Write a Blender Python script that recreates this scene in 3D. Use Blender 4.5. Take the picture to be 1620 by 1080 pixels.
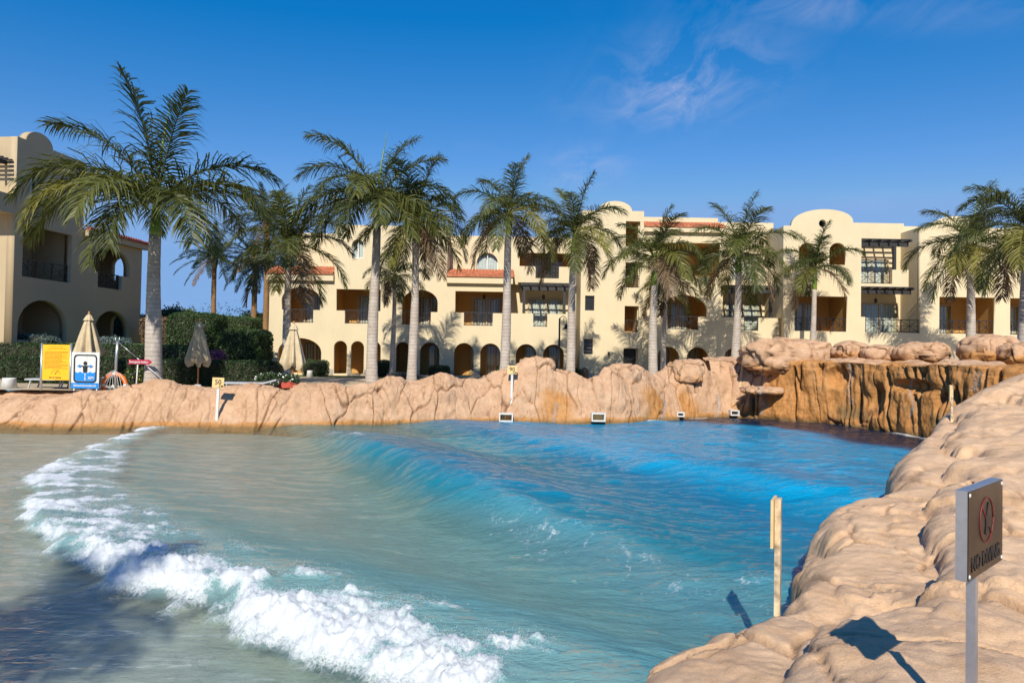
import bpy, bmesh, math, random
import numpy as np
from mathutils import Vector, Matrix

for o in list(bpy.data.objects):
    bpy.data.objects.remove(o)
S = bpy.context.scene
COL = S.collection
R = math.radians

# ------------------------------------------------------------------ camera
FPX = 1080.0                       # focal length in photo pixels (24 mm on a 36 mm sensor, 1620 px wide)
CAMZ = 2.8
PITCH = math.atan(20 / FPX)
ROLL = R(1.0)
fw = Vector((0, math.cos(PITCH), math.sin(PITCH)))
r0 = Vector((1, 0, 0))
u0 = r0.cross(fw)
rt = (r0 * math.cos(ROLL) + u0 * math.sin(ROLL)).normalized()
up = (u0 * math.cos(ROLL) - r0 * math.sin(ROLL)).normalized()
cam = bpy.data.cameras.new('camera')
camo = bpy.data.objects.new('camera', cam)
COL.objects.link(camo)
cam.sensor_width = 36
cam.lens = 24
cam.clip_start = 0.1
cam.clip_end = 6000
M = Matrix.Identity(4)
for i in range(3):
    M[i][0] = rt[i]; M[i][1] = up[i]; M[i][2] = -fw[i]
M[2][3] = CAMZ
camo.matrix_world = M
S.camera = camo

def at(x, y, D):
    """world point seen at photo pixel (x, y) whose depth (world Y) is D"""
    d = fw + rt * ((x - 810) / FPX) - up * ((y - 540) / FPX)
    d = d * (D / d.y)
    return Vector((d.x, d.y, d.z + CAMZ))
def on_z(x, y, z):
    """world point on the level z seen at a photo pixel"""
    d = fw + rt * ((x - 810) / FPX) - up * ((y - 540) / FPX)
    k = (z - CAMZ) / d.z
    return Vector((d.x * k, d.y * k, z))

# ------------------------------------------------------------------ sky and sun
SUN_EL = R(38)
SUN_AZ = R(7)                      # a little to the left of straight behind the camera
W = bpy.data.worlds.new('World')
S.world = W
W.use_nodes = True
wt = W.node_tree
wn, wl = wt.nodes, wt.links
for n in list(wn): wn.remove(n)
def N(tree, typ, **kw):
    n = tree.nodes.new(typ)
    for k, v in kw.items():
        if k.startswith('i_'):
            n.inputs[k[2:]].default_value = v
        else:
            setattr(n, k, v)
    return n
sky = N(wt, 'ShaderNodeTexSky', sky_type='NISHITA', sun_disc=False)
sky.sun_elevation = SUN_EL
sky.sun_rotation = R(180) + SUN_AZ
sky.air_density = 1.0
sky.dust_density = 0.0
sky.ozone_density = 4.0
sky.altitude = 0
hsv = N(wt, 'ShaderNodeHueSaturation')
hsv.inputs['Saturation'].default_value = 1.25
hsv.inputs['Value'].default_value = 1.15
hsv.inputs['Hue'].default_value = 0.502
wl.new(sky.outputs[0], hsv.inputs['Color'])
tc = N(wt, 'ShaderNodeTexCoord')
sep = N(wt, 'ShaderNodeSeparateXYZ')
wl.new(tc.outputs['Generated'], sep.inputs[0])
def wm(op, a, b=None, clamp=False):
    n = N(wt, 'ShaderNodeMath', operation=op, use_clamp=clamp)
    for i, v in enumerate((a, b)):
        if v is None: continue
        if isinstance(v, (int, float)): n.inputs[i].default_value = v
        else: wl.new(v, n.inputs[i])
    return n.outputs[0]
zc = wm('MAXIMUM', sep.outputs['Z'], 0.06)
pxo = wm('DIVIDE', sep.outputs['X'], zc)
pyo = wm('DIVIDE', sep.outputs['Y'], zc)
cmb = N(wt, 'ShaderNodeCombineXYZ')
wl.new(pxo, cmb.inputs[0]); wl.new(pyo, cmb.inputs[1])
mp = N(wt, 'ShaderNodeMapping')
mp.inputs['Rotation'].default_value = (0, 0, R(-28))
mp.inputs['Scale'].default_value = (3.2, 1.5, 1)
mp.inputs['Location'].default_value = (0.4, 0.2, 0)
wl.new(cmb.outputs[0], mp.inputs[0])
n1 = N(wt, 'ShaderNodeTexNoise', i_Scale=1.6, i_Detail=9.0, i_Roughness=0.62, i_Distortion=0.7)
wl.new(mp.outputs[0], n1.inputs['Vector'])
n2 = N(wt, 'ShaderNodeTexNoise', i_Scale=0.55, i_Detail=2.0)
wl.new(cmb.outputs[0], n2.inputs['Vector'])
broad = wm('MULTIPLY', wm('SUBTRACT', n2.outputs[0], 0.58, True), 3.0, True)
def blob(cx, cy, rx, ry, amp):
    a = wm('DIVIDE', wm('SUBTRACT', pxo, cx), rx)
    b = wm('DIVIDE', wm('SUBTRACT', pyo, cy), ry)
    q = wm('ADD', wm('MULTIPLY', a, a), wm('MULTIPLY', b, b))
    return wm('MULTIPLY', wm('EXPONENT', wm('MULTIPLY', q, -1.0)), amp)
mask = broad
for bl in ((0.62, 2.50, 0.26, 0.40, 1.15), (0.86, 1.92, 0.36, 0.12, 0.5), (0.36, 3.7, 0.22, 0.4, 0.6), (1.25, 1.95, 0.3, 0.12, 0.25)):
    mask = wm('MAXIMUM', mask, blob(*bl))
wisp = wm('MULTIPLY', wm('SUBTRACT', n1.outputs[0], 0.40, True), 3.2, True)
cl = wm('MULTIPLY', wm('MULTIPLY', wisp, mask), 0.5, True)
mixc = N(wt, 'ShaderNodeMixRGB')
wl.new(cl, mixc.inputs[0])
srgb = N(wt, 'ShaderNodeSeparateColor'); crgb = N(wt, 'ShaderNodeCombineColor')
wl.new(hsv.outputs[0], srgb.inputs[0])
wl.new(wm('MINIMUM', wm('MAXIMUM', wm('SUBTRACT', wm('MULTIPLY', srgb.outputs[0], 1.585), 0.74), 0.04), 2.0), crgb.inputs[0])
wl.new(wm('MINIMUM', wm('MULTIPLY', srgb.outputs[1], 0.93), 3.7), crgb.inputs[1])
wl.new(wm('MINIMUM', wm('ADD', wm('MULTIPLY', srgb.outputs[2], 0.75), 1.6), 6.8), crgb.inputs[2])
wl.new(crgb.outputs[0], mixc.inputs[1])
mixc.inputs[2].default_value = (5.2, 5.4, 7.0, 1)
bg = N(wt, 'ShaderNodeBackground')
bg.inputs[1].default_value = 0.10
wl.new(mixc.outputs[0], bg.inputs[0])
wo = N(wt, 'ShaderNodeOutputWorld')
wl.new(bg.outputs[0], wo.inputs[0])

sl = bpy.data.lights.new('sun', 'SUN')
sl.energy = 5.0
sl.angle = R(0.53)
sl.color = (1.0, 0.93, 0.80)
so = bpy.data.objects.new('sun', sl)
COL.objects.link(so)
sdir = Vector((-math.sin(SUN_AZ) * math.cos(SUN_EL), -math.cos(SUN_AZ) * math.cos(SUN_EL), math.sin(SUN_EL)))
so.rotation_euler = sdir.to_track_quat('Z', 'Y').to_euler()
so.location = sdir * 60

S.view_settings.view_transform = 'Standard'
S.view_settings.look = 'None'
S.view_settings.exposure = 0.2
S.view_settings.gamma = 1.0
S.view_settings.use_curve_mapping = False
S.render.engine = 'CYCLES'
S.cycles.use_denoising = True
S.cycles.max_bounces = 6
S.cycles.diffuse_bounces = 3
S.cycles.glossy_bounces = 3
S.cycles.transparent_max_bounces = 12
S.cycles.caustics_reflective = False
S.cycles.caustics_refractive = False
S.cycles.sample_clamp_indirect = 6.0

# ------------------------------------------------------------------ helpers
def link(o, parent=None):
    COL.objects.link(o)
    if parent is not None:
        o.parent = parent
    return o
def tag(o, label=None, cat=None, group=None, kind=None):
    if label: o['label'] = label
    if cat: o['category'] = cat
    if group: o['group'] = group
    if kind: o['kind'] = kind
    return o
def empty(name, loc=(0, 0, 0), rz=0.0, label=None, cat=None, group=None):
    o = bpy.data.objects.new(name, None)
    o.empty_display_size = 0.2
    o.location = loc
    o.rotation_euler = (0, 0, rz)
    COL.objects.link(o)
    return tag(o, label, cat, group)
def mobj(name, me, mat=None, parent=None):
    o = bpy.data.objects.new(name, me)
    if mat is not None and not me.materials:
        me.materials.append(mat)
    return link(o, parent)
def pymesh(name, V, F, smooth=False):
    me = bpy.data.meshes.new(name)
    me.from_pydata([tuple(v) for v in V], [], F)
    if smooth:
        me.polygons.foreach_set('use_smooth', [True] * len(me.polygons))
    me.update()
    return me
def npmesh(name, V, Q, smooth=True, k=4):
    """fast mesh from numpy vertices (n,3) and k-gon indices (m,k)"""
    me = bpy.data.meshes.new(name)
    V = np.ascontiguousarray(V, dtype=np.float32); Q = np.ascontiguousarray(Q, dtype=np.int32)
    me.vertices.add(len(V)); me.vertices.foreach_set('co', V.ravel())
    me.loops.add(Q.size); me.loops.foreach_set('vertex_index', Q.ravel())
    me.polygons.add(len(Q))
    me.polygons.foreach_set('loop_start', np.arange(0, Q.size, k, dtype=np.int32))
    me.polygons.foreach_set('loop_total', np.full(len(Q), k, dtype=np.int32))
    me.polygons.foreach_set('use_smooth', np.full(len(Q), smooth))
    me.update(calc_edges=True)
    me.validate()
    return me
def gridquads(nu, nv):
    i = np.arange(nu * nv).reshape(nu, nv)
    return np.stack([i[:-1, :-1], i[1:, :-1], i[1:, 1:], i[:-1, 1:]], -1).reshape(-1, 4)
def attr(me, name, vals):
    a = me.attributes.new(name, 'FLOAT', 'POINT')
    a.data.foreach_set('value', np.ascontiguousarray(vals, dtype=np.float32))

class MB:
    """collects boxes, bars, tubes and lathes; build() links them as one mesh object"""
    def __init__(s): s.V = []; s.F = []; s.sm = []
    def add(s, V, F, smooth=False):
        b = len(s.V)
        s.V += [tuple(v) for v in V]
        s.F += [tuple(b + i for i in f) for f in F]
        s.sm += [smooth] * len(F)
        return s
    def box(s, x0, x1, y0, y1, z0, z1):
        V = [(x0, y0, z0), (x1, y0, z0), (x1, y1, z0), (x0, y1, z0), (x0, y0, z1), (x1, y0, z1), (x1, y1, z1), (x0, y1, z1)]
        return s.add(V, [(0, 3, 2, 1), (4, 5, 6, 7), (0, 1, 5, 4), (1, 2, 6, 5), (2, 3, 7, 6), (3, 0, 4, 7)])
    def bar(s, a, b, w, d=None, upv=(0, 0, 1)):
        """square bar from a to b, w wide, d deep"""
        a, b = Vector(a), Vector(b); d = d or w
        t = (b - a).normalized(); u = Vector(upv)
        if abs(t.dot(u)) > 0.99: u = Vector((0, 1, 0))
        sx = t.cross(u).normalized() * (w / 2); sy = t.cross(sx).normalized() * (d / 2)
        V = [p + i * sx + j * sy for p in (a, b) for i, j in ((-1, -1), (1, -1), (1, 1), (-1, 1))]
        return s.add(V, [(0, 1, 2, 3), (7, 6, 5, 4), (0, 4, 5, 1), (1, 5, 6, 2), (2, 6, 7, 3), (3, 7, 4, 0)])
    def tube(s, pts, rad, n=10, caps=True):
        pts = [Vector(p) for p in pts]
        if not hasattr(rad, '__len__'): rad = [rad] * len(pts)
        V = []; F = []
        ref = None
        for i, p in enumerate(pts):
            t = (pts[min(i + 1, len(pts) - 1)] - pts[max(i - 1, 0)]).normalized()
            if ref is None:
                ref = Vector((0, 0, 1)) if abs(t.z) < 0.9 else Vector((1, 0, 0))
            u = (ref - t * ref.dot(t)).normalized(); ref = u
            v = t.cross(u)
            for k in range(n):
                a = 2 * math.pi * k / n
                V.append(p + (u * math.cos(a) + v * math.sin(a)) * rad[i])
        for i in range(len(pts) - 1):
            for k in range(n):
                k2 = (k + 1) % n
                F.append((i * n + k, i * n + k2, (i + 1) * n + k2, (i + 1) * n + k))
        s.add(V, F, True)
        if caps:
            b = len(s.V) - len(V)
            s.F.append(tuple(b + k for k in reversed(range(n)))); s.sm.append(False)
            s.F.append(tuple(b + (len(pts) - 1) * n + k for k in range(n))); s.sm.append(False)
        return s
    def lathe(s, prof, n=20, c=(0, 0, 0), fold=None):
        """profile [(r, z)] turned round the z axis; fold(angle, r, z) may change r"""
        V = []; F = []
        for r, z in prof:
            for k in range(n):
                a = 2 * math.pi * k / n
                rr = fold(a, r, z) if fold else r
                V.append((c[0] + rr * math.cos(a), c[1] + rr * math.sin(a), c[2] + z))
        for i in range(len(prof) - 1):
            for k in range(n):
                k2 = (k + 1) % n
                F.append((i * n + k, i * n + k2, (i + 1) * n + k2, (i + 1) * n + k))
        return s.add(V, F, True)
    def mesh(s, name):
        me = pymesh(name, s.V, s.F)
        me.polygons.foreach_set('use_smooth', s.sm)
        return me
    def build(s, name, mat, parent=None):
        return mobj(name, s.mesh(name), mat, parent)

# --- numpy noise
def _h(ix, iy, iz, sd):
    h = (ix.astype(np.int64) * 374761393 + iy.astype(np.int64) * 668265263 + iz.astype(np.int64) * 1440662683 + sd * 974634541) & 0xffffffff
    h = ((h ^ (h >> 13)) * 1274126177) & 0xffffffff
    h = ((h ^ (h >> 16)) * 2246822519) & 0xffffffff
    return ((h ^ (h >> 15)) & 0xffffff) / float(0xffffff)
def vnoise(P, sd=0):
    f = np.floor(P); i = f.astype(np.int64); t = P - f
    t = t * t * t * (t * (t * 6 - 15) + 10)
    r = 0
    for a in (0, 1):
        wx = t[:, 0] if a else 1 - t[:, 0]
        for b in (0, 1):
            wy = t[:, 1] if b else 1 - t[:, 1]
            for c in (0, 1):
                wz = t[:, 2] if c else 1 - t[:, 2]
                r = r + wx * wy * wz * _h(i[:, 0] + a, i[:, 1] + b, i[:, 2] + c, sd)
    return r * 2 - 1
def fbm(P, o=4, sd=0, rough=0.5):
    r = 0; a = 1.0; P = np.array(P, dtype=float); tot = 0
    for k in range(o):
        r = r + a * vnoise(P, sd + k * 17); tot += a; a *= rough; P = P * 2.03 + 11.7
    return r / tot
def worley(P, sd=0):
    f = np.floor(P).astype(np.int64); n = len(P)
    d1 = np.full(n, 9.0); d2 = np.full(n, 9.0); cid = np.zeros(n)
    for a in (-1, 0, 1):
        for b in (-1, 0, 1):
            for c in (-1, 0, 1):
                g = f + np.array([a, b, c])
                q = np.stack([g[:, j] + _h(g[:, 0], g[:, 1], g[:, 2], sd + 5 * j + 1) for j in range(3)], -1)
                d = np.sqrt(((P - q) ** 2).sum(1))
                near = d < d1
                d2 = np.where(near, d1, np.minimum(d2, d))
                cid = np.where(near, _h(g[:, 0], g[:, 1], g[:, 2], sd + 99), cid)
                d1 = np.where(near, d, d1)
    return d1, d2, cid
def sstep(a, b, x):
    t = np.clip((x - a) / (b - a), 0, 1)
    return t * t * (3 - 2 * t)
def poly_dist(P, L):
    """signed distance of points (n,2) to polyline L (m,2), positive on its right; also the run along it 0..1"""
    L = np.asarray(L, float); best = np.full(len(P), 1e9); sg = np.zeros(len(P)); run = np.zeros(len(P))
    seg = np.sqrt(((L[1:] - L[:-1]) ** 2).sum(1)); acc = np.concatenate([[0], np.cumsum(seg)])
    for i in range(len(L) - 1):
        a, b = L[i], L[i + 1]; ab = b - a
        t = np.clip(((P - a) @ ab) / (ab @ ab), 0, 1)
        q = a + t[:, None] * ab; d = np.sqrt(((P - q) ** 2).sum(1))
        cr = ab[0] * (P[:, 1] - a[1]) - ab[1] * (P[:, 0] - a[0])
        m = d < best
        best = np.where(m, d, best); sg = np.where(m, -np.sign(cr), sg); run = np.where(m, (acc[i] + t * seg[i]) / acc[-1], run)
    return best * sg, run
def inside(P, L):
    L = np.asarray(L, float); r = np.zeros(len(P), bool); j = len(L) - 1
    for i in range(len(L)):
        xi, yi = L[i]; xj, yj = L[j]
        c = ((yi > P[:, 1]) != (yj > P[:, 1])) & (P[:, 0] < (xj - xi) * (P[:, 1] - yi) / (yj - yi + 1e-12) + xi)
        r ^= c; j = i
    return r

# ------------------------------------------------------------------ materials
def nmat(name):
    m = bpy.data.materials.new(name); m.use_nodes = True
    t = m.node_tree
    for n in list(t.nodes): t.nodes.remove(n)
    out = N(t, 'ShaderNodeOutputMaterial')
    return m, t, out
def ramp(t, fac, stops):
    n = N(t, 'ShaderNodeValToRGB')
    e = n.color_ramp.elements
    while len(e) < len(stops): e.new(0.5)
    for k, (p, c) in enumerate(stops):
        e[k].position = p; e[k].color = (*c, 1) if len(c) == 3 else c
    if fac is not None: t.links.new(fac, n.inputs[0])
    return n.outputs[0]
def mixrgb(t, f, a, b, mode='MIX'):
    n = N(t, 'ShaderNodeMixRGB', blend_type=mode)
    for i, v in enumerate((f, a, b)):
        if isinstance(v, (int, float)): n.inputs[i].default_value = v if i == 0 else (v, v, v, 1)
        elif isinstance(v, tuple): n.inputs[i].default_value = (*v, 1) if len(v) == 3 else v
        else: t.links.new(v, n.inputs[i])
    return n.outputs[0]
def mth(t, op, a, b=None, clamp=False):
    n = N(t, 'ShaderNodeMath', operation=op, use_clamp=clamp)
    for i, v in enumerate((a, b)):
        if v is None: continue
        if isinstance(v, (int, float)): n.inputs[i].default_value = v
        else: t.links.new(v, n.inputs[i])
    return n.outputs[0]
def noise(t, scale, detail=4.0, rough=0.55, vec=None, dist=0.0):
    n = N(t, 'ShaderNodeTexNoise', i_Scale=scale, i_Detail=detail, i_Roughness=rough, i_Distortion=dist)
    if vec is not None: t.links.new(vec, n.inputs['Vector'])
    return n.outputs[0]
def coords(t, kind='Object', scale=None):
    c = N(t, 'ShaderNodeTexCoord').outputs[kind]
    if scale:
        m = N(t, 'ShaderNodeMapping'); m.inputs['Scale'].default_value = scale
        t.links.new(c, m.inputs[0]); c = m.outputs[0]
    return c
def bump(t, h, strength=0.3, dist=0.02, nrm=None):
    b = N(t, 'ShaderNodeBump'); b.inputs['Strength'].default_value = strength; b.inputs['Distance'].default_value = dist
    t.links.new(h, b.inputs['Height'])
    if nrm is not None: t.links.new(nrm, b.inputs['Normal'])
    return b.outputs[0]
def simple(name, col, rough=0.6, metal=0.0, var=0.08, vscale=6.0, bmp=0.0, bscale=60.0, spec=0.5):
    m, t, out = nmat(name)
    p = N(t, 'ShaderNodeBsdfPrincipled')
    p.inputs['Roughness'].default_value = rough; p.inputs['Metallic'].default_value = metal
    p.inputs['Specular IOR Level'].default_value = spec
    c = coords(t)
    nz = noise(t, vscale, 5, 0.6, c)
    lo = tuple(max(0, v * (1 - var * 2)) for v in col); hi = tuple(min(1, v * (1 + var)) for v in col)
    t.links.new(ramp(t, nz, [(0.3, lo), (0.7, hi)]), p.inputs['Base Color'])
    if bmp:
        t.links.new(bump(t, noise(t, bscale, 4, 0.6, c), bmp, 0.01), p.inputs['Normal'])
    t.links.new(p.outputs[0], out.inputs[0])
    return m

def plaster(name, col):
    m, t, out = nmat(name)
    p = N(t, 'ShaderNodeBsdfPrincipled'); p.inputs['Roughness'].default_value = 0.9
    p.inputs['Specular IOR Level'].default_value = 0.15
    c = coords(t)
    a = noise(t, 0.6, 5, 0.6, c); b = noise(t, 3.0, 4, 0.6, coords(t, 'Object', (2.5, 2.5, 0.35)))
    base = ramp(t, a, [(0.3, tuple(v * 0.93 for v in col)), (0.7, tuple(min(1, v * 1.03) for v in col))])
    st = ramp(t, b, [(0.35, (0.90, 0.89, 0.86)), (0.6, (1, 1, 1))])
    base = mixrgb(t, 0.25, base, st, 'MULTIPLY')
    t.links.new(base, p.inputs['Base Color'])
    t.links.new(bump(t, noise(t, 45, 4, 0.6, c), 0.25, 0.01), p.inputs['Normal'])
    t.links.new(p.outputs[0], out.inputs[0])
    return m
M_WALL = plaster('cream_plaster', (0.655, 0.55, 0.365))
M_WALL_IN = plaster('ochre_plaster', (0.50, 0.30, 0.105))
M_WALL_SHADE = plaster('shaded_cream_plaster', (0.47, 0.37, 0.235))  # cream plaster darkened, so the side building's shade is partly in its colour
M_DARKWOOD = simple('dark_timber', (0.022, 0.02, 0.022), 0.6)
M_IRON = simple('black_iron', (0.016, 0.015, 0.016), 0.5)
M_FRAME = simple('door_frame_paint', (0.42, 0.31, 0.19), 0.5)
M_STONE = simple('grey_plinth_stone', (0.38, 0.34, 0.29), 0.85, var=0.2, vscale=3)
M_WHITE = simple('white_paint', (0.66, 0.65, 0.62), 0.5)
M_ALU = simple('brushed_aluminium', (0.62, 0.63, 0.65), 0.35, 0.85, 0.05, 30)
M_STEEL = simple('stainless_steel', (0.085, 0.07, 0.055), 0.3, 1.0, 0.35, 5)
M_CURTAIN = simple('curtain_cloth', (0.80, 0.80, 0.76), 0.9)
M_ROOF = simple('terracotta', (0.52, 0.165, 0.075), 0.75, var=0.25, vscale=4)
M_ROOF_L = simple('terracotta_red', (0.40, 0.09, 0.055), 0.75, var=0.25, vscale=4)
def glass(name, tint=(0.90, 0.93, 0.93)):
    m, t, out = nmat(name)
    fr = N(t, 'ShaderNodeFresnel'); fr.inputs[0].default_value = 1.5
    tr = N(t, 'ShaderNodeBsdfTransparent'); tr.inputs[0].default_value = (*tint, 1)
    gl = N(t, 'ShaderNodeBsdfGlossy'); gl.inputs['Roughness'].default_value = 0.02
    mx = N(t, 'ShaderNodeMixShader')
    f = mth(t, 'MULTIPLY', fr.outputs[0], 0.8, True)
    t.links.new(f, mx.inputs[0]); t.links.new(tr.outputs[0], mx.inputs[1]); t.links.new(gl.outputs[0], mx.inputs[2])
    t.links.new(mx.outputs[0], out.inputs[0])
    return m
M_GLASS = glass('window_glass')
M_DGLASS = simple('dark_glass', (0.03, 0.03, 0.035), 0.08)

def foliage(name, c_lo, c_hi, trans=0.25, rough=0.5):
    m, t, out = nmat(name)
    p = N(t, 'ShaderNodeBsdfPrincipled'); p.inputs['Roughness'].default_value = rough
    p.inputs['Specular IOR Level'].default_value = 0.45
    oi = N(t, 'ShaderNodeObjectInfo')
    nz = noise(t, 9.0, 3, 0.7, coords(t))
    f = mth(t, 'ADD', mth(t, 'MULTIPLY', nz, 0.75), mth(t, 'MULTIPLY', oi.outputs['Random'], 0.3), True)
    c = ramp(t, f, [(0.3, c_lo), (0.8, c_hi)])
    t.links.new(c, p.inputs['Base Color'])
    tl = N(t, 'ShaderNodeBsdfTranslucent')
    t.links.new(mixrgb(t, 1.0, c, (1.3, 1.4, 0.7), 'MULTIPLY'), tl.inputs[0])
    mx = N(t, 'ShaderNodeMixShader'); mx.inputs[0].default_value = trans
    t.links.new(p.outputs[0], mx.inputs[1]); t.links.new(tl.outputs[0], mx.inputs[2])
    t.links.new(mx.outputs[0], out.inputs[0])
    return m
M_FROND = foliage('palm_leaf_green', (0.024, 0.040, 0.008), (0.145, 0.150, 0.028))
M_FROND_Y = foliage('palm_leaf_yellowing', (0.10, 0.11, 0.02), (0.28, 0.24, 0.05))
M_FROND_D = foliage('palm_leaf_dry', (0.09, 0.055, 0.03), (0.24, 0.16, 0.09), 0.15)
M_DATE = foliage('date_palm_leaf', (0.022, 0.035, 0.020), (0.060, 0.085, 0.045))
M_HEDGE = foliage('hedge_leaf', (0.012, 0.035, 0.010), (0.075, 0.13, 0.03))
M_TOPI = foliage('clipped_tree_leaf', (0.025, 0.06, 0.014), (0.12, 0.19, 0.05))
M_GREYSHRUB = foliage('silver_shrub_leaf', (0.06, 0.10, 0.09), (0.20, 0.27, 0.25), 0.15)
M_BOUG = foliage('bougainvillea_bract', (0.16, 0.03, 0.10), (0.42, 0.12, 0.30))
M_TREE = foliage('tree_leaf', (0.02, 0.05, 0.012), (0.09, 0.14, 0.03))
M_FLOWER = simple('white_petal', (0.75, 0.74, 0.72), 0.6)
M_YFLOWER = simple('yellow_petal', (0.65, 0.50, 0.05), 0.6)
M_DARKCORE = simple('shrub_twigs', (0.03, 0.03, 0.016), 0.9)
M_BARK = simple('bark', (0.13, 0.09, 0.06), 0.9, var=0.3, bmp=0.6, bscale=14)
M_SHAFT = simple('crownshaft_green', (0.16, 0.24, 0.03), 0.4, var=0.3, vscale=2)
def trunk_mat(name, lo, hi, ring, rscale):
    m, t, out = nmat(name)
    p = N(t, 'ShaderNodeBsdfPrincipled'); p.inputs['Roughness'].default_value = 0.85
    p.inputs['Specular IOR Level'].default_value = 0.2
    c = coords(t)
    wv = N(t, 'ShaderNodeTexWave', wave_type='BANDS', bands_direction='Z', wave_profile='SAW')
    wv.inputs['Scale'].default_value = rscale; wv.inputs['Distortion'].default_value = 1.2
    wv.inputs['Detail'].default_value = 2; wv.inputs['Detail Scale'].default_value = 0.8
    t.links.new(c, wv.inputs['Vector'])
    a = noise(t, 3.0, 6, 0.65, c); st = noise(t, 9, 4, 0.6, coords(t, 'Object', (3, 3, 0.5)))
    base = ramp(t, a, [(0.3, lo), (0.7, hi)])
    base = mixrgb(t, ramp(t, wv.outputs[0], [(0.80, (0, 0, 0)), (0.97, (0.75, 0.75, 0.75))]), base, ring)
    base = mixrgb(t, 0.35, base, ramp(t, st, [(0.35, (0.6, 0.58, 0.55)), (0.6, (1, 1, 1))]), 'MULTIPLY')
    t.links.new(base, p.inputs['Base Color'])
    h = mth(t, 'ADD', mth(t, 'MULTIPLY', wv.outputs[0], -0.6), mth(t, 'MULTIPLY', st, 0.5))
    t.links.new(bump(t, h, 0.5, 0.02), p.inputs['Normal'])
    t.links.new(p.outputs[0], out.inputs[0])
    return m
M_TRUNK = trunk_mat('royal_palm_bark', (0.36, 0.30, 0.25), (0.56, 0.50, 0.44), (0.24, 0.19, 0.15), 1.9)
M_DTRUNK = trunk_mat('date_palm_bark', (0.20, 0.11, 0.05), (0.36, 0.21, 0.10), (0.10, 0.05, 0.03), 3.0)

def rock_mat(name, dry_lo, dry_hi, wet_lo, wet_hi, bs=1.0):
    m, t, out = nmat(name)
    p = N(t, 'ShaderNodeBsdfPrincipled'); p.inputs['Specular IOR Level'].default_value = 0.25
    c = coords(t)
    a = noise(t, 1.3, 6, 0.6, c, 0.4); b = noise(t, 9, 5, 0.65, c)
    aw = N(t, 'ShaderNodeAttribute', attribute_name='wet').outputs['Fac']
    ac = N(t, 'ShaderNodeAttribute', attribute_name='crack').outputs['Fac']
    aa = N(t, 'ShaderNodeAttribute', attribute_name='algae').outputs['Fac']
    dry = ramp(t, a, [(0.28, dry_lo), (0.70, dry_hi)])
    st = noise(t, 2.2, 6, 0.7, coords(t, 'Object', (2.2, 2.2, 0.6)), 0.6)
    wet = ramp(t, st, [(0.25, wet_lo), (0.5, wet_hi), (0.78, (0.50, 0.29, 0.14))])
    wf = mth(t, 'MULTIPLY', mth(t, 'SUBTRACT', mth(t, 'ADD', aw, mth(t, 'MULTIPLY', mth(t, 'SUBTRACT', st, 0.5), 0.9)), 0.25), 2.4, True)
    wf = mth(t, 'MULTIPLY', wf, mth(t, 'GREATER_THAN', aw, 0.02))
    base = mixrgb(t, wf, dry, wet)
    base = mixrgb(t, 0.5, base, ramp(t, b, [(0.3, (0.78, 0.76, 0.74)), (0.62, (1.04, 1.04, 1.04))]), 'MULTIPLY')
    blot = noise(t, 3.6, 5, 0.7, c, 1.2); speck = noise(t, 55 * bs, 3, 0.75, c)
    base = mixrgb(t, 0.75, base, ramp(t, blot, [(0.30, (0.80, 0.74, 0.66)), (0.50, (1, 1, 1)), (0.72, (1.08, 1.09, 1.12))]), 'MULTIPLY')
    base = mixrgb(t, 0.55, base, ramp(t, speck, [(0.32, (0.66, 0.62, 0.58)), (0.55, (1.03, 1.03, 1.03))]), 'MULTIPLY')
    base = mixrgb(t, mth(t, 'MULTIPLY', aa, 0.75), base, (0.13, 0.095, 0.04))
    base = mixrgb(t, mth(t, 'MULTIPLY', ac, 0.9), base, (0.13, 0.06, 0.03))
    t.links.new(base, p.inputs['Base Color'])
    t.links.new(mth(t, 'SUBTRACT', 0.92, mth(t, 'MULTIPLY', wf, 0.35)), p.inputs['Roughness'])
    h = mth(t, 'ADD', mth(t, 'MULTIPLY', noise(t, 12 * bs, 7, 0.7, c, 0.5), 0.6), mth(t, 'MULTIPLY', noise(t, 60 * bs, 4, 0.7, c), 0.4))
    strata = noise(t, 1.6, 5, 0.65, coords(t, 'Object', (1.0, 1.0, 9.0)), 0.8)
    h = mth(t, 'ADD', h, mth(t, 'MULTIPLY', strata, 0.9 if bs > 1 else 0.5))
    t.links.new(bump(t, h, 1.0, 0.035 / bs), p.inputs['Normal'])
    t.links.new(p.outputs[0], out.inputs[0])
    return m
M_ROCK = rock_mat('sand_coloured_rockwork', (0.50, 0.305, 0.18), (0.63, 0.41, 0.26), (0.30, 0.125, 0.032), (0.52, 0.245, 0.075))
M_ROCK_N = rock_mat('smooth_sand_rockwork', (0.62, 0.40, 0.235), (0.76, 0.52, 0.325), (0.34, 0.15, 0.05), (0.52, 0.26, 0.10), 2.2)

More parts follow.
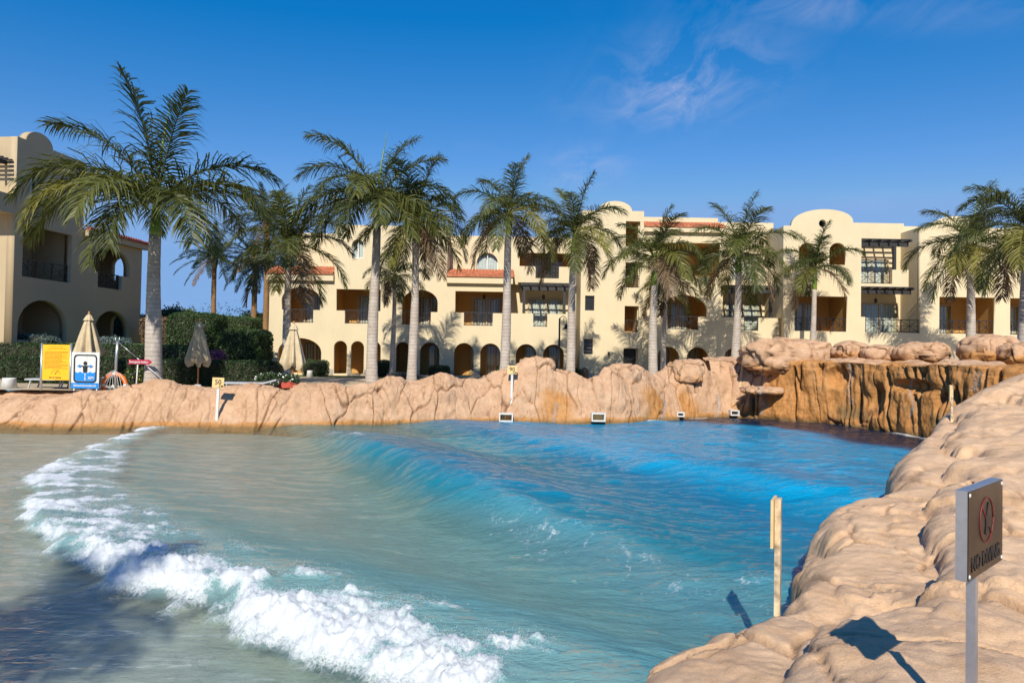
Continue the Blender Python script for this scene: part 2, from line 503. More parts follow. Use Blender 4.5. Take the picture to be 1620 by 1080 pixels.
# ------------------------------------------------------------------ the setting: ground, terraces, pool
GZ = 1.2                            # level of the plaza; the water lies at 0
FAR_EDGE = [(-30, 22.0), (-24, 22.4), (-17.2, 22.9), (-15.1, 23.0), (-13.2, 23.3), (-11.3, 23.8), (-8.4, 24.2), (-5.9, 25.4), (-2.7, 26.8),
            (-0.3, 28.0), (2.85, 28.1), (5.0, 28.7), (7.06, 30.4), (9.2, 31.8), (11.0, 32.4)]
CLIFF_EDGE = [(9.6, 32.3), (11.3, 32.2), (12.6, 30.8), (14.1, 29.2), (14.9, 27.2), (15.2, 25.4), (15.6, 23.8), (16.3, 21.5), (17.5, 18.5)]
RIM_PX = [(1475, 672, 1.35), (1456, 690, 1.25), (1440, 706, 1.2), (1416, 738, 1.1), (1413, 760, 1.05), (1412, 782, 0.95), (1368, 786, 0.95), (1312, 799, 0.9), (1296, 814, 0.85),
          (1293, 850, 0.8), (1283, 872, 0.8), (1268, 912, 0.75), (1240, 934, 0.75), (1220, 944, 0.75), (1215, 972, 0.7),
          (1170, 990, 0.75), (1125, 1003, 0.8), (1052, 1012, 0.85), (1022, 1032, 0.85), (1010, 1066, 0.85), (1003, 1110, 0.8)]
RIM = []
for x, y, z in RIM_PX:
    q = on_z(x, y, z); RIM.append((q.x, q.y))
RIM = RIM + [(0.55, 3.2), (0.2, 2.4)]

def fill_shape(name, outline, holes, depth=0.0):
    cu = bpy.data.curves.new(name, 'CURVE'); cu.dimensions = '2D'; cu.fill_mode = 'BOTH' if depth else 'FRONT'
    cu.extrude = depth / 2
    for loop in [outline] + holes:
        sp = cu.splines.new('POLY'); sp.points.add(len(loop) - 1)
        for k, (x, y) in enumerate(loop): sp.points[k].co = (x, y, 0, 1)
        sp.use_cyclic_u = True
    o = bpy.data.objects.new(name, cu)
    me = bpy.data.meshes.new_from_object(o)
    bpy.data.objects.remove(o); bpy.data.curves.remove(cu)
    me.name = name
    return me

def offset_pts(L, d):
    L = [Vector(p) for p in L]; r = []
    for i, p in enumerate(L):
        t = (L[min(i + 1, len(L) - 1)] - L[max(i - 1, 0)]).normalized()
        r.append(p + Vector((-t.y, t.x)) * d)
    return [(v.x, v.y) for v in r]
pool_hole = ([(-30, 1.6)] + offset_pts(FAR_EDGE, 1.9)[:-1] + offset_pts(CLIFF_EDGE, 0.8)[1:-1] + [(16.6, 18.0)] +
             [(p[0] + 3.2, p[1] + 0.1) for p in RIM[:-8]] + [(6.5, 3.0), (6.4, 2.4), (0.5, 2.4), (0.4, 1.6)])
def ground_mat():
    m, t, out = nmat('pale_paving')
    p = N(t, 'ShaderNodeBsdfPrincipled'); p.inputs['Roughness'].default_value = 0.9
    c = coords(t)
    a = noise(t, 0.35, 5, 0.6, c); b = noise(t, 12, 4, 0.6, c)
    base = ramp(t, a, [(0.3, (0.42, 0.32, 0.20)), (0.7, (0.56, 0.45, 0.30))])
    base = mixrgb(t, 0.5, base, ramp(t, b, [(0.3, (0.8, 0.8, 0.8)), (0.7, (1.05, 1.05, 1.05))]), 'MULTIPLY')
    t.links.new(base, p.inputs['Base Color'])
    t.links.new(bump(t, b, 0.3, 0.01), p.inputs['Normal'])
    t.links.new(p.outputs[0], out.inputs[0])
    return m
M_GROUND = ground_mat()
gm = fill_shape('ground', [(-3000, -3000), (3000, -3000), (3000, 3000), (-3000, 3000)], [pool_hole])
g = mobj('ground', gm, M_GROUND); g.location.z = GZ
tag(g, kind='structure')

# lawn strip in front of the hotel and the raised terrace under the left building
M_LAWN = simple('lawn', (0.10, 0.13, 0.03), 0.95, var=0.3, vscale=1.5, bmp=0.8, bscale=40)
lawn = MB().box(-20, 14, 41.8, 43.9, GZ - 0.1, GZ + 0.03).build('lawn', M_LAWN); tag(lawn, kind='structure')
nx, ny = 60, 40
gx = np.linspace(-60, -15.5, nx); gy = np.linspace(32.5, 75, ny)
X, Y = np.meshgrid(gx, gy, indexing='ij')
Z = GZ - 0.12 + 1.95 * sstep(33.6, 36.0, Y) * sstep(-16.8, -18.6, X) 
Zr = Z + 0.03 * fbm(np.stack([X.ravel(), Y.ravel(), 0 * X.ravel()], -1) * 0.8, 3).reshape(X.shape)
tm = npmesh('terrace', np.stack([X, Y, Zr], -1).reshape(-1, 3), gridquads(nx, ny))
te = mobj('terrace', tm, M_LAWN); tag(te, kind='structure')

# ---- pool floor
def pool_depth(X, Y):
    P = np.stack([X.ravel(), Y.ravel()], -1)
    # deepens away from the shallow beach on the left and the near left corner
    s = (P[:, 0] * 0.80 + P[:, 1] * 0.28)
    d = 0.16 + 0.34 * sstep(-1.5, 3.5, s) + 1.75 * sstep(2.2, 9.5, s)
    dc, _ = poly_dist(P, CLIFF_EDGE)
    dr, _ = poly_dist(P, RIM)
    near = np.abs(dc)
    d = d + 2.6 * sstep(5.2, 1.0, near + 0.9 * fbm(np.stack([P[:, 0], P[:, 1], 0 * P[:, 0]], -1) * 0.5, 2, 3))
    return d.reshape(X.shape)
nx, ny = 130, 100
X, Y = np.meshgrid(np.linspace(-31, 18, nx), np.linspace(1.2, 34, ny), indexing='ij')
FZ = -pool_depth(X, Y)
FZ = np.where(Y < 2.6, np.maximum(FZ, -0.25), FZ)
fm = npmesh('pool_floor', np.stack([X, Y, FZ], -1).reshape(-1, 3), gridquads(nx, ny))
attr(fm, 'depth', -FZ.ravel())
def floor_mat():
    m, t, out = nmat('pool_floor_paint')
    p = N(t, 'ShaderNodeBsdfPrincipled'); p.inputs['Roughness'].default_value = 0.8
    ad = N(t, 'ShaderNodeAttribute', attribute_name='depth').outputs['Fac']
    a = noise(t, 1.5, 6, 0.65, coords(t))
    sand = ramp(t, a, [(0.3, (0.33, 0.335, 0.28)), (0.7, (0.45, 0.455, 0.385))])
    blue = ramp(t, a, [(0.3, (0.13, 0.42, 0.56)), (0.7, (0.18, 0.52, 0.66))])
    f = ramp(t, mth(t, 'MULTIPLY', ad, 0.33), [(0.16, (0, 0, 0)), (0.45, (1, 1, 1))])
    dk = ramp(t, mth(t, 'MULTIPLY', ad, 0.25), [(0.55, (0, 0, 0)), (0.85, (1, 1, 1))])
    base = mixrgb(t, dk, mixrgb(t, f, sand, blue), (0.03, 0.04, 0.07))
    t.links.new(base, p.inputs['Base Color'])
    t.links.new(p.outputs[0], out.inputs[0])
    return m
fo = mobj('pool_floor', fm, floor_mat()); tag(fo, kind='structure')

# ---- water surface with the three waves
CREST2 = [(-8.5, 26.0), (-5.6, 21.5), (-2.7, 16.2), (-0.7, 12.7), (0.85, 10.9), (1.8, 9.9), (2.9, 8.9), (4.2, 8.0)]
CREST3 = [(-2.5, 25.5), (0.4, 21.2), (3.2, 18.2), (5.7, 15.2), (8.0, 12.8)]
LEAD = [(-13.0, 24.5), (-12.4, 22.0), (-11.8, 18.5), (-10.3, 14.5), (-8.6, 11.8), (-6.9, 9.9), (-5.3, 8.4), (-4.2, 7.7), (-3.1, 7.0), (-2.5, 6.6), (-1.6, 6.05), (-1.2, 5.6), (-0.6, 5.1), (0.1, 4.4)]
TRAIL = [(-12.0, 25.0), (-11.5, 22.0), (-10.4, 18.5), (-7.9, 13.8), (-6.3, 12.0), (-5.2, 10.8), (-4.3, 10.0), (-3.6, 9.1), (-2.9, 8.5), (-2.2, 7.9), (-1.2, 7.4), (-0.5, 6.8), (0.15, 6.5), (0.7, 5.9), (1.2, 5.2)]
nv, nu = 620, 620
yy = 2.2 * (36.0 / 2.2) ** np.linspace(0, 1, nv)
tt = np.linspace(-1.15, 0.92, nu)
TT, YY = np.meshgrid(tt, yy, indexing='ij')
XX = TT * YY
P2 = np.stack([XX.ravel(), YY.ravel()], -1)
P3 = np.concatenate([P2, np.zeros((len(P2), 1))], 1)
wob = fbm(P3 * 0.45, 3, 7) * 0.35
d2, r2 = poly_dist(P2, CREST2); d2 = d2 + wob * 0.8       # positive = in front of the crest (towards the beach)
d3, r3 = poly_dist(P2, CREST3); d3 = d3 + wob * 1.2
dl, rl = poly_dist(P2, LEAD)                             # negative = behind the leading edge
dt_, rtr = poly_dist(P2, TRAIL)
amp2 = (0.14 + 0.44 * sstep(0.10, 0.45, r2)) * (1 - 0.92 * sstep(0.66, 0.92, r2))
h2 = amp2 * np.where(d2 > 0, np.exp(-(d2 / 0.72) ** 2), np.exp(-(d2 / 2.3) ** 2))
h2 -= 0.10 * np.exp(-((d2 - 1.9) / 1.1) ** 2)
h3 = 0.30 * np.where(d3 > 0, np.exp(-(d3 / 1.3) ** 2), np.exp(-(d3 / 2.2) ** 2))
# band of broken water between LEAD and TRAIL: c runs 0 (leading) .. 1 (trailing)
inl = -dl; intr = dt_
wid = np.maximum(inl + intr, 0.05)
c = inl / wid
edge = fbm(P3 * 1.3, 4, 21) * 0.42 + fbm(P3 * 4.5, 3, 23) * 0.14
inband = sstep(-0.10, 0.22, inl + edge * 0.9) * sstep(-0.30, 0.25, intr + edge * 0.35)
near = sstep(13.0, 8.0, P2[:, 1])
hb = (0.10 + 0.17 * near) * sstep(-0.05, 0.45, inl + edge * 0.8) * np.exp(-(np.maximum(-intr + 0.15, 0) / 1.3) ** 2)
hb = np.where(inl + edge < -0.3, 0, hb)
lump = fbm(P3 * 2.6, 4, 31, 0.6); lump2 = fbm(P3 * 9.0, 3, 33, 0.6); lump3 = fbm(P3 * 26.0, 2, 35, 0.6)
fpat = fbm(np.stack([P2[:, 0] * 0.8 - P2[:, 1] * 0.5, P2[:, 1] * 1.5 + P2[:, 0] * 0.8, 0 * P2[:, 0]], -1) * 1.6, 5, 41, 0.62)
cl_ = np.clip(c, 0, 1)
cover = (1.12 - 0.72 * cl_) * (1 - near) + near * (1.10 - 0.85 * sstep(0.25, 1.0, cl_))
cover = cover - 1.3 * sstep(0.1, 1.1, P2[:, 0])
foam = inband * sstep(-0.06, 0.52, cover * 0.62 - 0.30 + fpat * 0.95 + lump * 0.30)
thin = sstep(-0.9, 0.1, inl + 1.4 * edge) * sstep(0.5, -0.2, inl) * sstep(-0.1, 0.35, fpat + 0.1) * 0.34
foam = np.maximum(foam, thin * (P2[:, 0] < 0.6))
# lacy foam left on the water behind the right end of the second wave, and a broken lip
lace = np.abs(fbm(P3 * 2.2, 4, 51)) ; lace2 = np.abs(fbm(P3 * 5.0, 3, 53))
zone = sstep(0.66, 0.80, r2) * sstep(-0.25, 0.35, d2) * sstep(2.6, 0.6, d2)
foam2 = zone * sstep(0.10, 0.0, lace) * 0.35 + zone * sstep(0.06, 0.0, lace2) * 0.30
lip = sstep(0.20, 0.32, r2) * sstep(0.44, 0.34, r2) * np.exp(-((d2 - 0.10) / 0.26) ** 2) * sstep(-0.1, 0.4, fpat + 0.25)
aer = np.clip(inband * (0.55 + 0.45 * (1 - cl_)) + 0.45 * np.exp(-((dt_ + 0.6) / 0.9) ** 2) * sstep(-0.6, 0.0, inl + 0.5) + 0.5 * zone, 0, 1)
dcl, _ = poly_dist(P2, CLIFF_EDGE); dfe, _ = poly_dist(P2, FAR_EDGE)
base_f = np.exp(-(dcl / 0.40) ** 2) * sstep(0.05, 0.4, fbm(P3 * 0.55, 2, 57)) + np.exp(-(dfe / 0.3) ** 2) * sstep(0.2, 0.45, fbm(P3 * 0.8, 2, 58)) * (P2[:, 0] > 4)
foam = np.clip(np.maximum(np.maximum(foam, base_f * 0.8), np.maximum(foam2, lip * 0.8)), 0, 1)
# ripples: wavelets running with the waves, finer chop on top
ang = R(38)
ca, sa = math.cos(ang), math.sin(ang)
U = P2[:, 0] * ca + P2[:, 1] * sa; Vv = -P2[:, 0] * sa + P2[:, 1] * ca
calm = 1 - 0.55 * sstep(1.0, 2.2, d2) * sstep(-0.3, -1.2, intr * -1)
rip = 0.050 * fbm(np.stack([U * 1.2, Vv * 0.55, 0 * U], -1), 3, 61) + 0.032 * fbm(np.stack([P2[:, 0] * 0.9, P2[:, 1] * 3.2, 0 * U], -1), 3, 67) + 0.007 * fbm(P3 * np.array([3.0, 6.5, 1]), 2, 71)
chop = sstep(-3, 3, P2[:, 0] + 0.1 * P2[:, 1])
rip = rip * (0.55 + 0.75 * chop) + 0.03 * chop * fbm(P3 * 1.1, 3, 73)
H = h2 + h3 + hb + rip * (1 - 0.6 * inband) + foam * inband * (0.07 * lump + 0.055 * lump2 + 0.035 * lump3 + 0.02) * (0.5 + 0.8 * near)
WATER_H = H.copy()
wmesh = npmesh('water', np.stack([XX.ravel(), YY.ravel(), H], -1), gridquads(nu, nv))
dep = pool_depth(XX, YY).ravel()
attr(wmesh, 'foam', foam); attr(wmesh, 'aer', aer)
attr(wmesh, 'depth', np.clip(dep + np.maximum(H, 0) * 1.9 * (1 - 0.6 * inband), 0, 8))
def water_mat():
    m, t, out = nmat('pool_water')
    L = t.links
    af = N(t, 'ShaderNodeAttribute', attribute_name='foam').outputs['Fac']
    aa = N(t, 'ShaderNodeAttribute', attribute_name='aer').outputs['Fac']
    ad = N(t, 'ShaderNodeAttribute', attribute_name='depth').outputs['Fac']
    c = coords(t)
    h = mth(t, 'ADD', mth(t, 'ADD', mth(t, 'MULTIPLY', noise(t, 5.5, 4, 0.55, coords(t, 'Object', (0.8, 1.9, 1)), 0.4), 0.6), mth(t, 'MULTIPLY', noise(t, 4.2, 5, 0.6, c, 1.5), 0.55)),
            mth(t, 'MULTIPLY', noise(t, 19, 3, 0.55, coords(t, 'Object', (0.9, 1.6, 1)), 0.3), 0.3))
    nb = bump(t, h, 0.75, 0.08)
    dn = mth(t, 'MULTIPLY', ad, 0.25)
    tint = ramp(t, dn, [(0.03, (0.93, 0.97, 0.94)), (0.14, (0.62, 0.90, 0.90)), (0.35, (0.30, 0.75, 0.88)), (0.7, (0.10, 0.42, 0.66)), (1.0, (0.04, 0.16, 0.30))])
    body = ramp(t, dn, [(0.04, (0.34, 0.40, 0.35)), (0.12, (0.19, 0.38, 0.37)), (0.27, (0.02, 0.30, 0.40)), (0.44, (0.003, 0.215, 0.40)), (0.64, (0.003, 0.36, 0.65)), (0.85, (0.006, 0.05, 0.13)), (1.0, (0.006, 0.02, 0.05))])
    bfac = ramp(t, dn, [(0.03, (0.05,) * 3), (0.16, (0.38,) * 3), (0.4, (0.72,) * 3), (0.9, (0.93,) * 3)])
    body = mixrgb(t, mth(t, 'MULTIPLY', aa, 0.65), body, (0.34, 0.62, 0.62))
    bfac = mth(t, 'MAXIMUM', bfac, mth(t, 'MULTIPLY', aa, 0.62))
    tr = N(t, 'ShaderNodeBsdfTransparent'); L.new(tint, tr.inputs[0])
    df = N(t, 'ShaderNodeBsdfDiffuse'); L.new(body, df.inputs[0]); L.new(nb, df.inputs['Normal'])
    m1 = N(t, 'ShaderNodeMixShader'); L.new(bfac, m1.inputs[0]); L.new(tr.outputs[0], m1.inputs[1]); L.new(df.outputs[0], m1.inputs[2])
    gl = N(t, 'ShaderNodeBsdfGlossy'); gl.inputs['Roughness'].default_value = 0.05; L.new(nb, gl.inputs['Normal'])
    ge = N(t, 'ShaderNodeNewGeometry'); dt = N(t, 'ShaderNodeVectorMath', operation='DOT_PRODUCT')
    L.new(ge.outputs['Incoming'], dt.inputs[0]); L.new(nb, dt.inputs[1])
    cs = mth(t, 'SUBTRACT', 1.0, mth(t, 'ABSOLUTE', dt.outputs['Value']), True)
    schlick = mth(t, 'ADD', mth(t, 'MULTIPLY', mth(t, 'POWER', cs, 5.0), 0.98), 0.02, True)
    m2 = N(t, 'ShaderNodeMixShader'); L.new(schlick, m2.inputs[0]); L.new(m1.outputs[0], m2.inputs[1]); L.new(gl.outputs[0], m2.inputs[2])
    fh = mth(t, 'ADD', noise(t, 22, 6, 0.75, c), noise(t, 110, 3, 0.7, c))
    fp = N(t, 'ShaderNodeBsdfPrincipled'); fp.inputs['Base Color'].default_value = (0.84, 0.865, 0.88, 1); fp.inputs['Roughness'].default_value = 0.55
    L.new(bump(t, fh, 0.6, 0.05), fp.inputs['Normal'])
    ff = mth(t, 'MULTIPLY', mth(t, 'ADD', mth(t, 'SUBTRACT', af, 0.50), mth(t, 'MULTIPLY', mth(t, 'SUBTRACT', noise(t, 26, 6, 0.75, c), 0.40), 1.9)), 1.7, True)
    wv_ = N(t, 'ShaderNodeVectorMath', operation='ADD'); L.new(c, wv_.inputs[0])
    ns_ = N(t, 'ShaderNodeTexNoise', i_Scale=5.0, i_Detail=4.0); L.new(c, ns_.inputs['Vector'])
    sc_ = N(t, 'ShaderNodeVectorMath', operation='SCALE'); L.new(ns_.outputs['Color'], sc_.inputs[0]); sc_.inputs['Scale'].default_value = 0.35
    L.new(sc_.outputs[0], wv_.inputs[1])
    vo = N(t, 'ShaderNodeTexVoronoi', feature='DISTANCE_TO_EDGE'); vo.inputs['Scale'].default_value = 7.5; L.new(wv_.outputs[0], vo.inputs['Vector'])
    lace_ = mth(t, 'SUBTRACT', 1.0, mth(t, 'MULTIPLY', vo.outputs['Distance'], 7.0), True)
    lace_ = mth(t, 'MULTIPLY', mth(t, 'MULTIPLY', lace_, lace_), mth(t, 'MULTIPLY', af, 1.5, True))
    ff = mth(t, 'MAXIMUM', ff, lace_)
    ff = mth(t, 'MULTIPLY', ff, mth(t, 'MULTIPLY', af, 2.5, True))
    ff = mth(t, 'MULTIPLY', ff, 0.93)
    m3 = N(t, 'ShaderNodeMixShader'); L.new(ff, m3.inputs[0]); L.new(m2.outputs[0], m3.inputs[1]); L.new(fp.outputs[0], m3.inputs[2])
    L.new(m3.outputs[0], out.inputs[0])
    return m
M_WATER = water_mat()
wo_ = mobj('water', wmesh, M_WATER); tag(wo_, kind='structure')

# froth and spray: small beads thrown up along the breaking wave
def beads(name, pts, rad, mat, sd=3):
    base = np.array([(1, 0, 0), (-1, 0, 0), (0, 1, 0), (0, -1, 0), (0, 0, 1), (0, 0, -1)], float)
    fc = np.array([(0, 2, 4), (2, 1, 4), (1, 3, 4), (3, 0, 4), (2, 0, 5), (1, 2, 5), (3, 1, 5), (0, 3, 5)])
    n = len(pts)
    V = (pts[:, None, :] + base[None] * rad[:, None, None]).reshape(-1, 3)
    F = (fc[None] + (np.arange(n) * 6)[:, None, None]).reshape(-1, 3)
    return mobj(name, npmesh(name, V, F, True, 3), mat)
rng = np.random.default_rng(5)
wgt = (foam * inband) * YY.ravel() ** 1.5 * (0.25 + near) * (P2[:, 1] < 20) * (np.abs(TT.ravel()) < 1.0)
wgt /= wgt.sum()
idx = rng.choice(len(wgt), 16000, p=wgt)
pt = np.stack([P2[idx, 0], P2[idx, 1], H[idx]], -1)
pt[:, :2] += rng.normal(0, 1, (len(idx), 2)) * 0.02 * pt[:, 1:2] ** 0.5
hgt = rng.exponential(0.022, len(idx)) * (0.4 + 0.9 * near[idx])
far_throw = rng.random(len(idx)) < 0.04
hgt = np.where(far_throw, hgt + rng.exponential(0.07, len(idx)), hgt)
pt[:, 2] += hgt
rad = rng.uniform(0.0015, 0.0045, len(idx)) * (1.0 - 0.5 * np.clip(hgt / 0.25, 0, 1)) * (0.75 + 0.05 * pt[:, 1])
def spray_mat():
    m, t, out = nmat('water_spray')
    p = N(t, 'ShaderNodeBsdfPrincipled'); p.inputs['Base Color'].default_value = (0.82, 0.86, 0.88, 1); p.inputs['Roughness'].default_value = 0.25
    tr = N(t, 'ShaderNodeBsdfTranslucent'); tr.inputs[0].default_value = (0.8, 0.86, 0.9, 1)
    nz = noise(t, 3, 2, 0.5, coords(t))
    mx = N(t, 'ShaderNodeMixShader'); t.links.new(mth(t, 'MULTIPLY', nz, 0.7), mx.inputs[0])
    t.links.new(p.outputs[0], mx.inputs[1]); t.links.new(tr.outputs[0], mx.inputs[2]); t.links.new(mx.outputs[0], out.inputs[0])
    return m
M_SPRAY = spray_mat()
sp = beads('spray', pt, rad, M_SPRAY)
tag(sp, 'white froth and flying droplets along the breaking wave', 'spray', kind='stuff')

# ------------------------------------------------------------------ rockwork
def crack_field(P, sd, width, keep=0.0):
    """0..1 crack mask from warped cell borders, fading in and out"""
    w = np.stack([fbm(P * 1.1 + 3.1, 3, sd + 1), fbm(P * 1.1 + 7.7, 3, sd + 2), fbm(P * 1.1 + 1.3, 3, sd + 3)], -1)
    a, b, cid = worley(P + w * 0.38, sd)
    k = 1 - np.clip((b - a) / width, 0, 1)
    fade = sstep(-0.22 + keep, 0.16 + keep, fbm(P * 0.9, 2, sd + 9))
    return k ** 1.3 * fade, cid

def swept(name, path, prof, nu, nv, topf=None, fold=None):
    """sweep the profile [(offset, height)] (as fractions given by prof(s)) along a plan path; returns arrays"""
    path = np.asarray(path, float)
    seg = np.sqrt(((path[1:] - path[:-1]) ** 2).sum(1)); acc = np.concatenate([[0], np.cumsum(seg)])
    s = np.linspace(0, acc[-1], nu)
    px = np.interp(s, acc, path[:, 0]); py = np.interp(s, acc, path[:, 1])
    k = np.ones(25) / 25
    pad = lambda a: np.concatenate([a[0] + (a[1] - a[0]) * np.arange(-12, 0), a, a[-1] + (a[-1] - a[-2]) * np.arange(1, 13)])
    px = np.convolve(pad(px), k, 'valid'); py = np.convolve(pad(py), k, 'valid')
    tx, ty = np.gradient(px), np.gradient(py); ln = np.hypot(tx, ty)
    nxx, nyy = -ty / ln, tx / ln
    v = np.linspace(0, 1, nv)
    V = np.zeros((nu, nv, 3))
    off, hei = prof(s, px, py, v)
    V[:, :, 0] = px[:, None] + nxx[:, None] * off
    V[:, :, 1] = py[:, None] + nyy[:, None] * off
    V[:, :, 2] = hei
    return V, s
def normals_of(V):
    a = np.gradient(V, axis=0); b = np.gradient(V, axis=1)
    n = np.cross(a, b); n /= (np.linalg.norm(n, axis=2, keepdims=True) + 1e-9)
    return n

TOPS = [(-200, 640), (-60, 637), (0, 634), (60, 629), (110, 627), (150, 621), (175, 617), (205, 606), (235, 601), (262, 602), (285, 609), (330, 612), (400, 608), (430, 611), (452, 616), (478, 605),
        (522, 603), (545, 607), (581, 605), (600, 598), (615, 593), (632, 598), (646, 605), (672, 600), (690, 592), (699, 589), (708, 593), (734, 600), (762, 600), (781, 590), (811, 583), (828, 572),
        (845, 566), (872, 571), (880, 583), (908, 588), (927, 601), (950, 597), (957, 583), (978, 574), (1009, 573), (1020, 585), (1044, 589), (1060, 578), (1070, 570), (1084, 567), (1112, 571),
        (1120, 586), (1136, 588), (1151, 566), (1178, 556), (1188, 541), (1205, 538)]
TX = np.array([a for a, b in TOPS], float); TY = np.array([b for a, b in TOPS], float)
def top_z(px, py):
    """height of the bank's crest above a plan point, from its outline"""
    z = np.full(len(px), 1.6)
    for _ in range(3):
        # pixel column of the crest point
        d = np.stack([px, py, z - CAMZ], -1)
        dz = d @ np.array(fw); xx = 810 + FPX * (d @ np.array(rt)) / dz
        y = np.interp(xx, TX, TY)
        # invert for z
        k = np.array([list(at(a, b, c)) for a, b, c in zip(xx, y, py)])
        z = k[:, 2]
    return z
def prof_bank(s, px, py, v):
    tx, ty = np.gradient(px), np.gradient(py); ln = np.hypot(tx, ty)
    wd = 1.15 + 0.2 * np.sin(s * 0.7) + 0.15 * np.sin(s * 1.9 + 1)
    zt = top_z(px - ty / ln * wd, py + tx / ln * wd)
    kv = np.array([0, 0.08, 0.18, 0.42, 0.58, 0.70, 0.80, 0.92, 1.0])
    ko = np.array([-0.12, -0.06, 0.0, 0.42, 0.72, 1.0, 1.30, 1.85, 2.3])
    kz = np.array([-0.5, -0.25, 0.0, 0.60, 0.90, 1.0, 0.97, 0.85, 0.7])
    o = np.interp(v, kv, ko)[None] * wd[:, None]
    z = np.where(np.interp(v, kv, kz) < 0, np.interp(v, kv, kz)[None] * np.ones((len(s), 1)), np.interp(v, kv, kz)[None] * zt[:, None])
    back = np.interp(v, [0, 0.80, 0.92, 1.0], [0, 0, 0.75, 1.0])[None]
    z = z * (1 - back) + (GZ - 0.03) * back
    return o, z
def rock_from(V, name, disp, cr_scale, cr_w, cr_d, wetf, sd, mat, keep=0.0, algae=None, flip=False):
    nu, nv = V.shape[:2]
    n = normals_of(V)
    if flip: n = -n
    P = V.reshape(-1, 3)
    big = fbm(P * 0.75, 4, sd) ; med = fbm(P * 2.4, 4, sd + 40, 0.55); fine = fbm(P * 9, 3, sd + 80, 0.6)
    k1, cid = crack_field(P * cr_scale, sd + 5, cr_w, keep)
    k2, _ = crack_field(P * cr_scale * 2.3, sd + 15, cr_w * 1.2, keep + 0.06)
    facet = (cid - 0.5) * disp * 0.7
    d = disp * (1.1 * big + 0.45 * med + 0.09 * fine) + facet * 0.5 - cr_d * (k1 + 0.45 * k2)
    Q = P + n.reshape(-1, 3) * d[:, None]
    me = npmesh(name, Q, gridquads(nu, nv), True)
    attr(me, 'wet', wetf(Q)); attr(me, 'crack', np.clip(k1 * 0.9 + k2 * 0.5, 0, 1))
    attr(me, 'algae', np.maximum(sstep(0.17, 0.03, Q[:, 2] + 0.07 * fbm(Q * 2.5, 3, 17)), algae(Q) if algae else 0))
    return mobj(name, me, mat)

V, s = swept('rock_bank', FAR_EDGE, prof_bank, 1500, 80)
def wet_bank(Q):
    base = sstep(0.34, 0.06, Q[:, 2] + 0.08 * fbm(Q * 1.5, 3, 4))
    w = base
    for cx, hw in ((1.9, 1.0), (6.4, 0.9), (8.2, 0.7)):
        xx = Q[:, 0] + 0.55 * fbm(Q * 1.1, 4, 14, 0.6) + 0.25 * (Q[:, 2] - 0.6)
        w = np.maximum(w, 0.80 * np.exp(-((xx - cx) / hw) ** 2 * 1.3) * sstep(1.9, 0.9, Q[:, 2] + 0.6 * fbm(Q * 1.2, 3, 8)))
    return w
bank = rock_from(V, 'rock_bank', 0.17, np.array([0.95, 0.55, 0.24]), 0.036, 0.15, wet_bank, 101, M_ROCK, -0.20)
tag(bank, 'long bank of sandy pink rockwork along the far edge of the pool', 'rocks')

# the cliff with the waterfall stains
def prof_cliff(s, px, py, v):
    L = s[-1]
    kv = np.array([0, 0.05, 0.12, 0.40, 0.66, 0.72, 0.76, 0.82, 0.90, 1.0])
    ko = np.array([0.10, 0.03, 0.0, 0.12, 0.10, 0.02, 0.20, 0.9, 1.6, 2.4])
    kz = np.array([-0.9, -0.4, 0.0, 0.45, 0.90, 0.975, 1.0, 1.02, 1.02, 0.7])
    hgt = 2.72 + 0.06 * np.sin(s * 1.3) - 0.1 * sstep(L * 0.55, L, s)
    up_ = sstep(3.2, 0.2, s)                      # towards the left the cliff is one big sloping outcrop
    o = np.interp(v, kv, ko)[None] + up_[:, None] * np.interp(v, [0, 0.12, 0.7, 1], [0, 0, 1.0, 1.2])[None]
    zz = np.interp(v, kv, kz)[None]
    z = np.where(zz < 0, zz, zz * hgt[:, None])
    return o, z
V, s = swept('waterfall_cliff', CLIFF_EDGE, prof_cliff, 620, 130)
n = normals_of(V)
P = V.reshape(-1, 3)
# vertical flutes down the face
su = np.repeat(s, 130)
zz = P[:, 2]
warp = 0.6 * fbm(np.stack([su * 0.5, zz * 0.35, 0 * su], -1), 3, 3) + 0.10 * zz
fl = np.abs(fbm(np.stack([su * 1.5 + warp, zz * 0.22, 0 * su + 5], -1), 3, 12))
face = sstep(-0.2, 0.3, zz) * sstep(2.75, 2.3, zz)
groove = sstep(0.09, 0.0, fl) * face
big = fbm(P * 0.8, 3, 71); med = fbm(P * np.array([2.2, 2.2, 1.0]), 4, 73); fine = fbm(P * 8, 3, 75, 0.6)
k1, cid = crack_field(P * np.array([0.9, 0.9, 0.28]), 77, 0.055, -0.05)
hol = np.zeros(len(P))
for (hs, hz, hw, hh) in ((5.6, 2.05, 0.42, 0.40), (9.3, 1.85, 0.9, 0.22), (7.6, 1.2, 0.3, 0.6)):
    hol = np.maximum(hol, np.exp(-(((su - hs) / hw) ** 2 + ((zz - hz) / hh) ** 2) ** 2))
d = 0.16 * big + 0.13 * med + 0.02 * fine - 0.20 * groove - 0.12 * k1 - 0.45 * hol + 0.25 * sstep(0.0, 0.35, fl) * face * 0.6
Q = P + n.reshape(-1, 3) * d[:, None]
cm = npmesh('waterfall_cliff', Q, gridquads(620, 130))
wetc = 0.95 * sstep(2.80, 2.62, zz + 0.10 * fbm(P * 1.4, 2, 6)) * sstep(1.6, 3.4, su + 0.5 * fbm(P * 0.8, 2, 9))
wetc = np.maximum(wetc, 0.8 * sstep(0.9, 0.3, zz))
attr(cm, 'wet', wetc); attr(cm, 'crack', np.clip(0.85 * groove + 0.9 * k1, 0, 1))
attr(cm, 'algae', sstep(0.15, 0.5, fbm(P * 0.9, 3, 15)) * sstep(1.2, 0.6, zz) * sstep(0.1, 0.3, zz) + sstep(0.2, 0.04, zz))
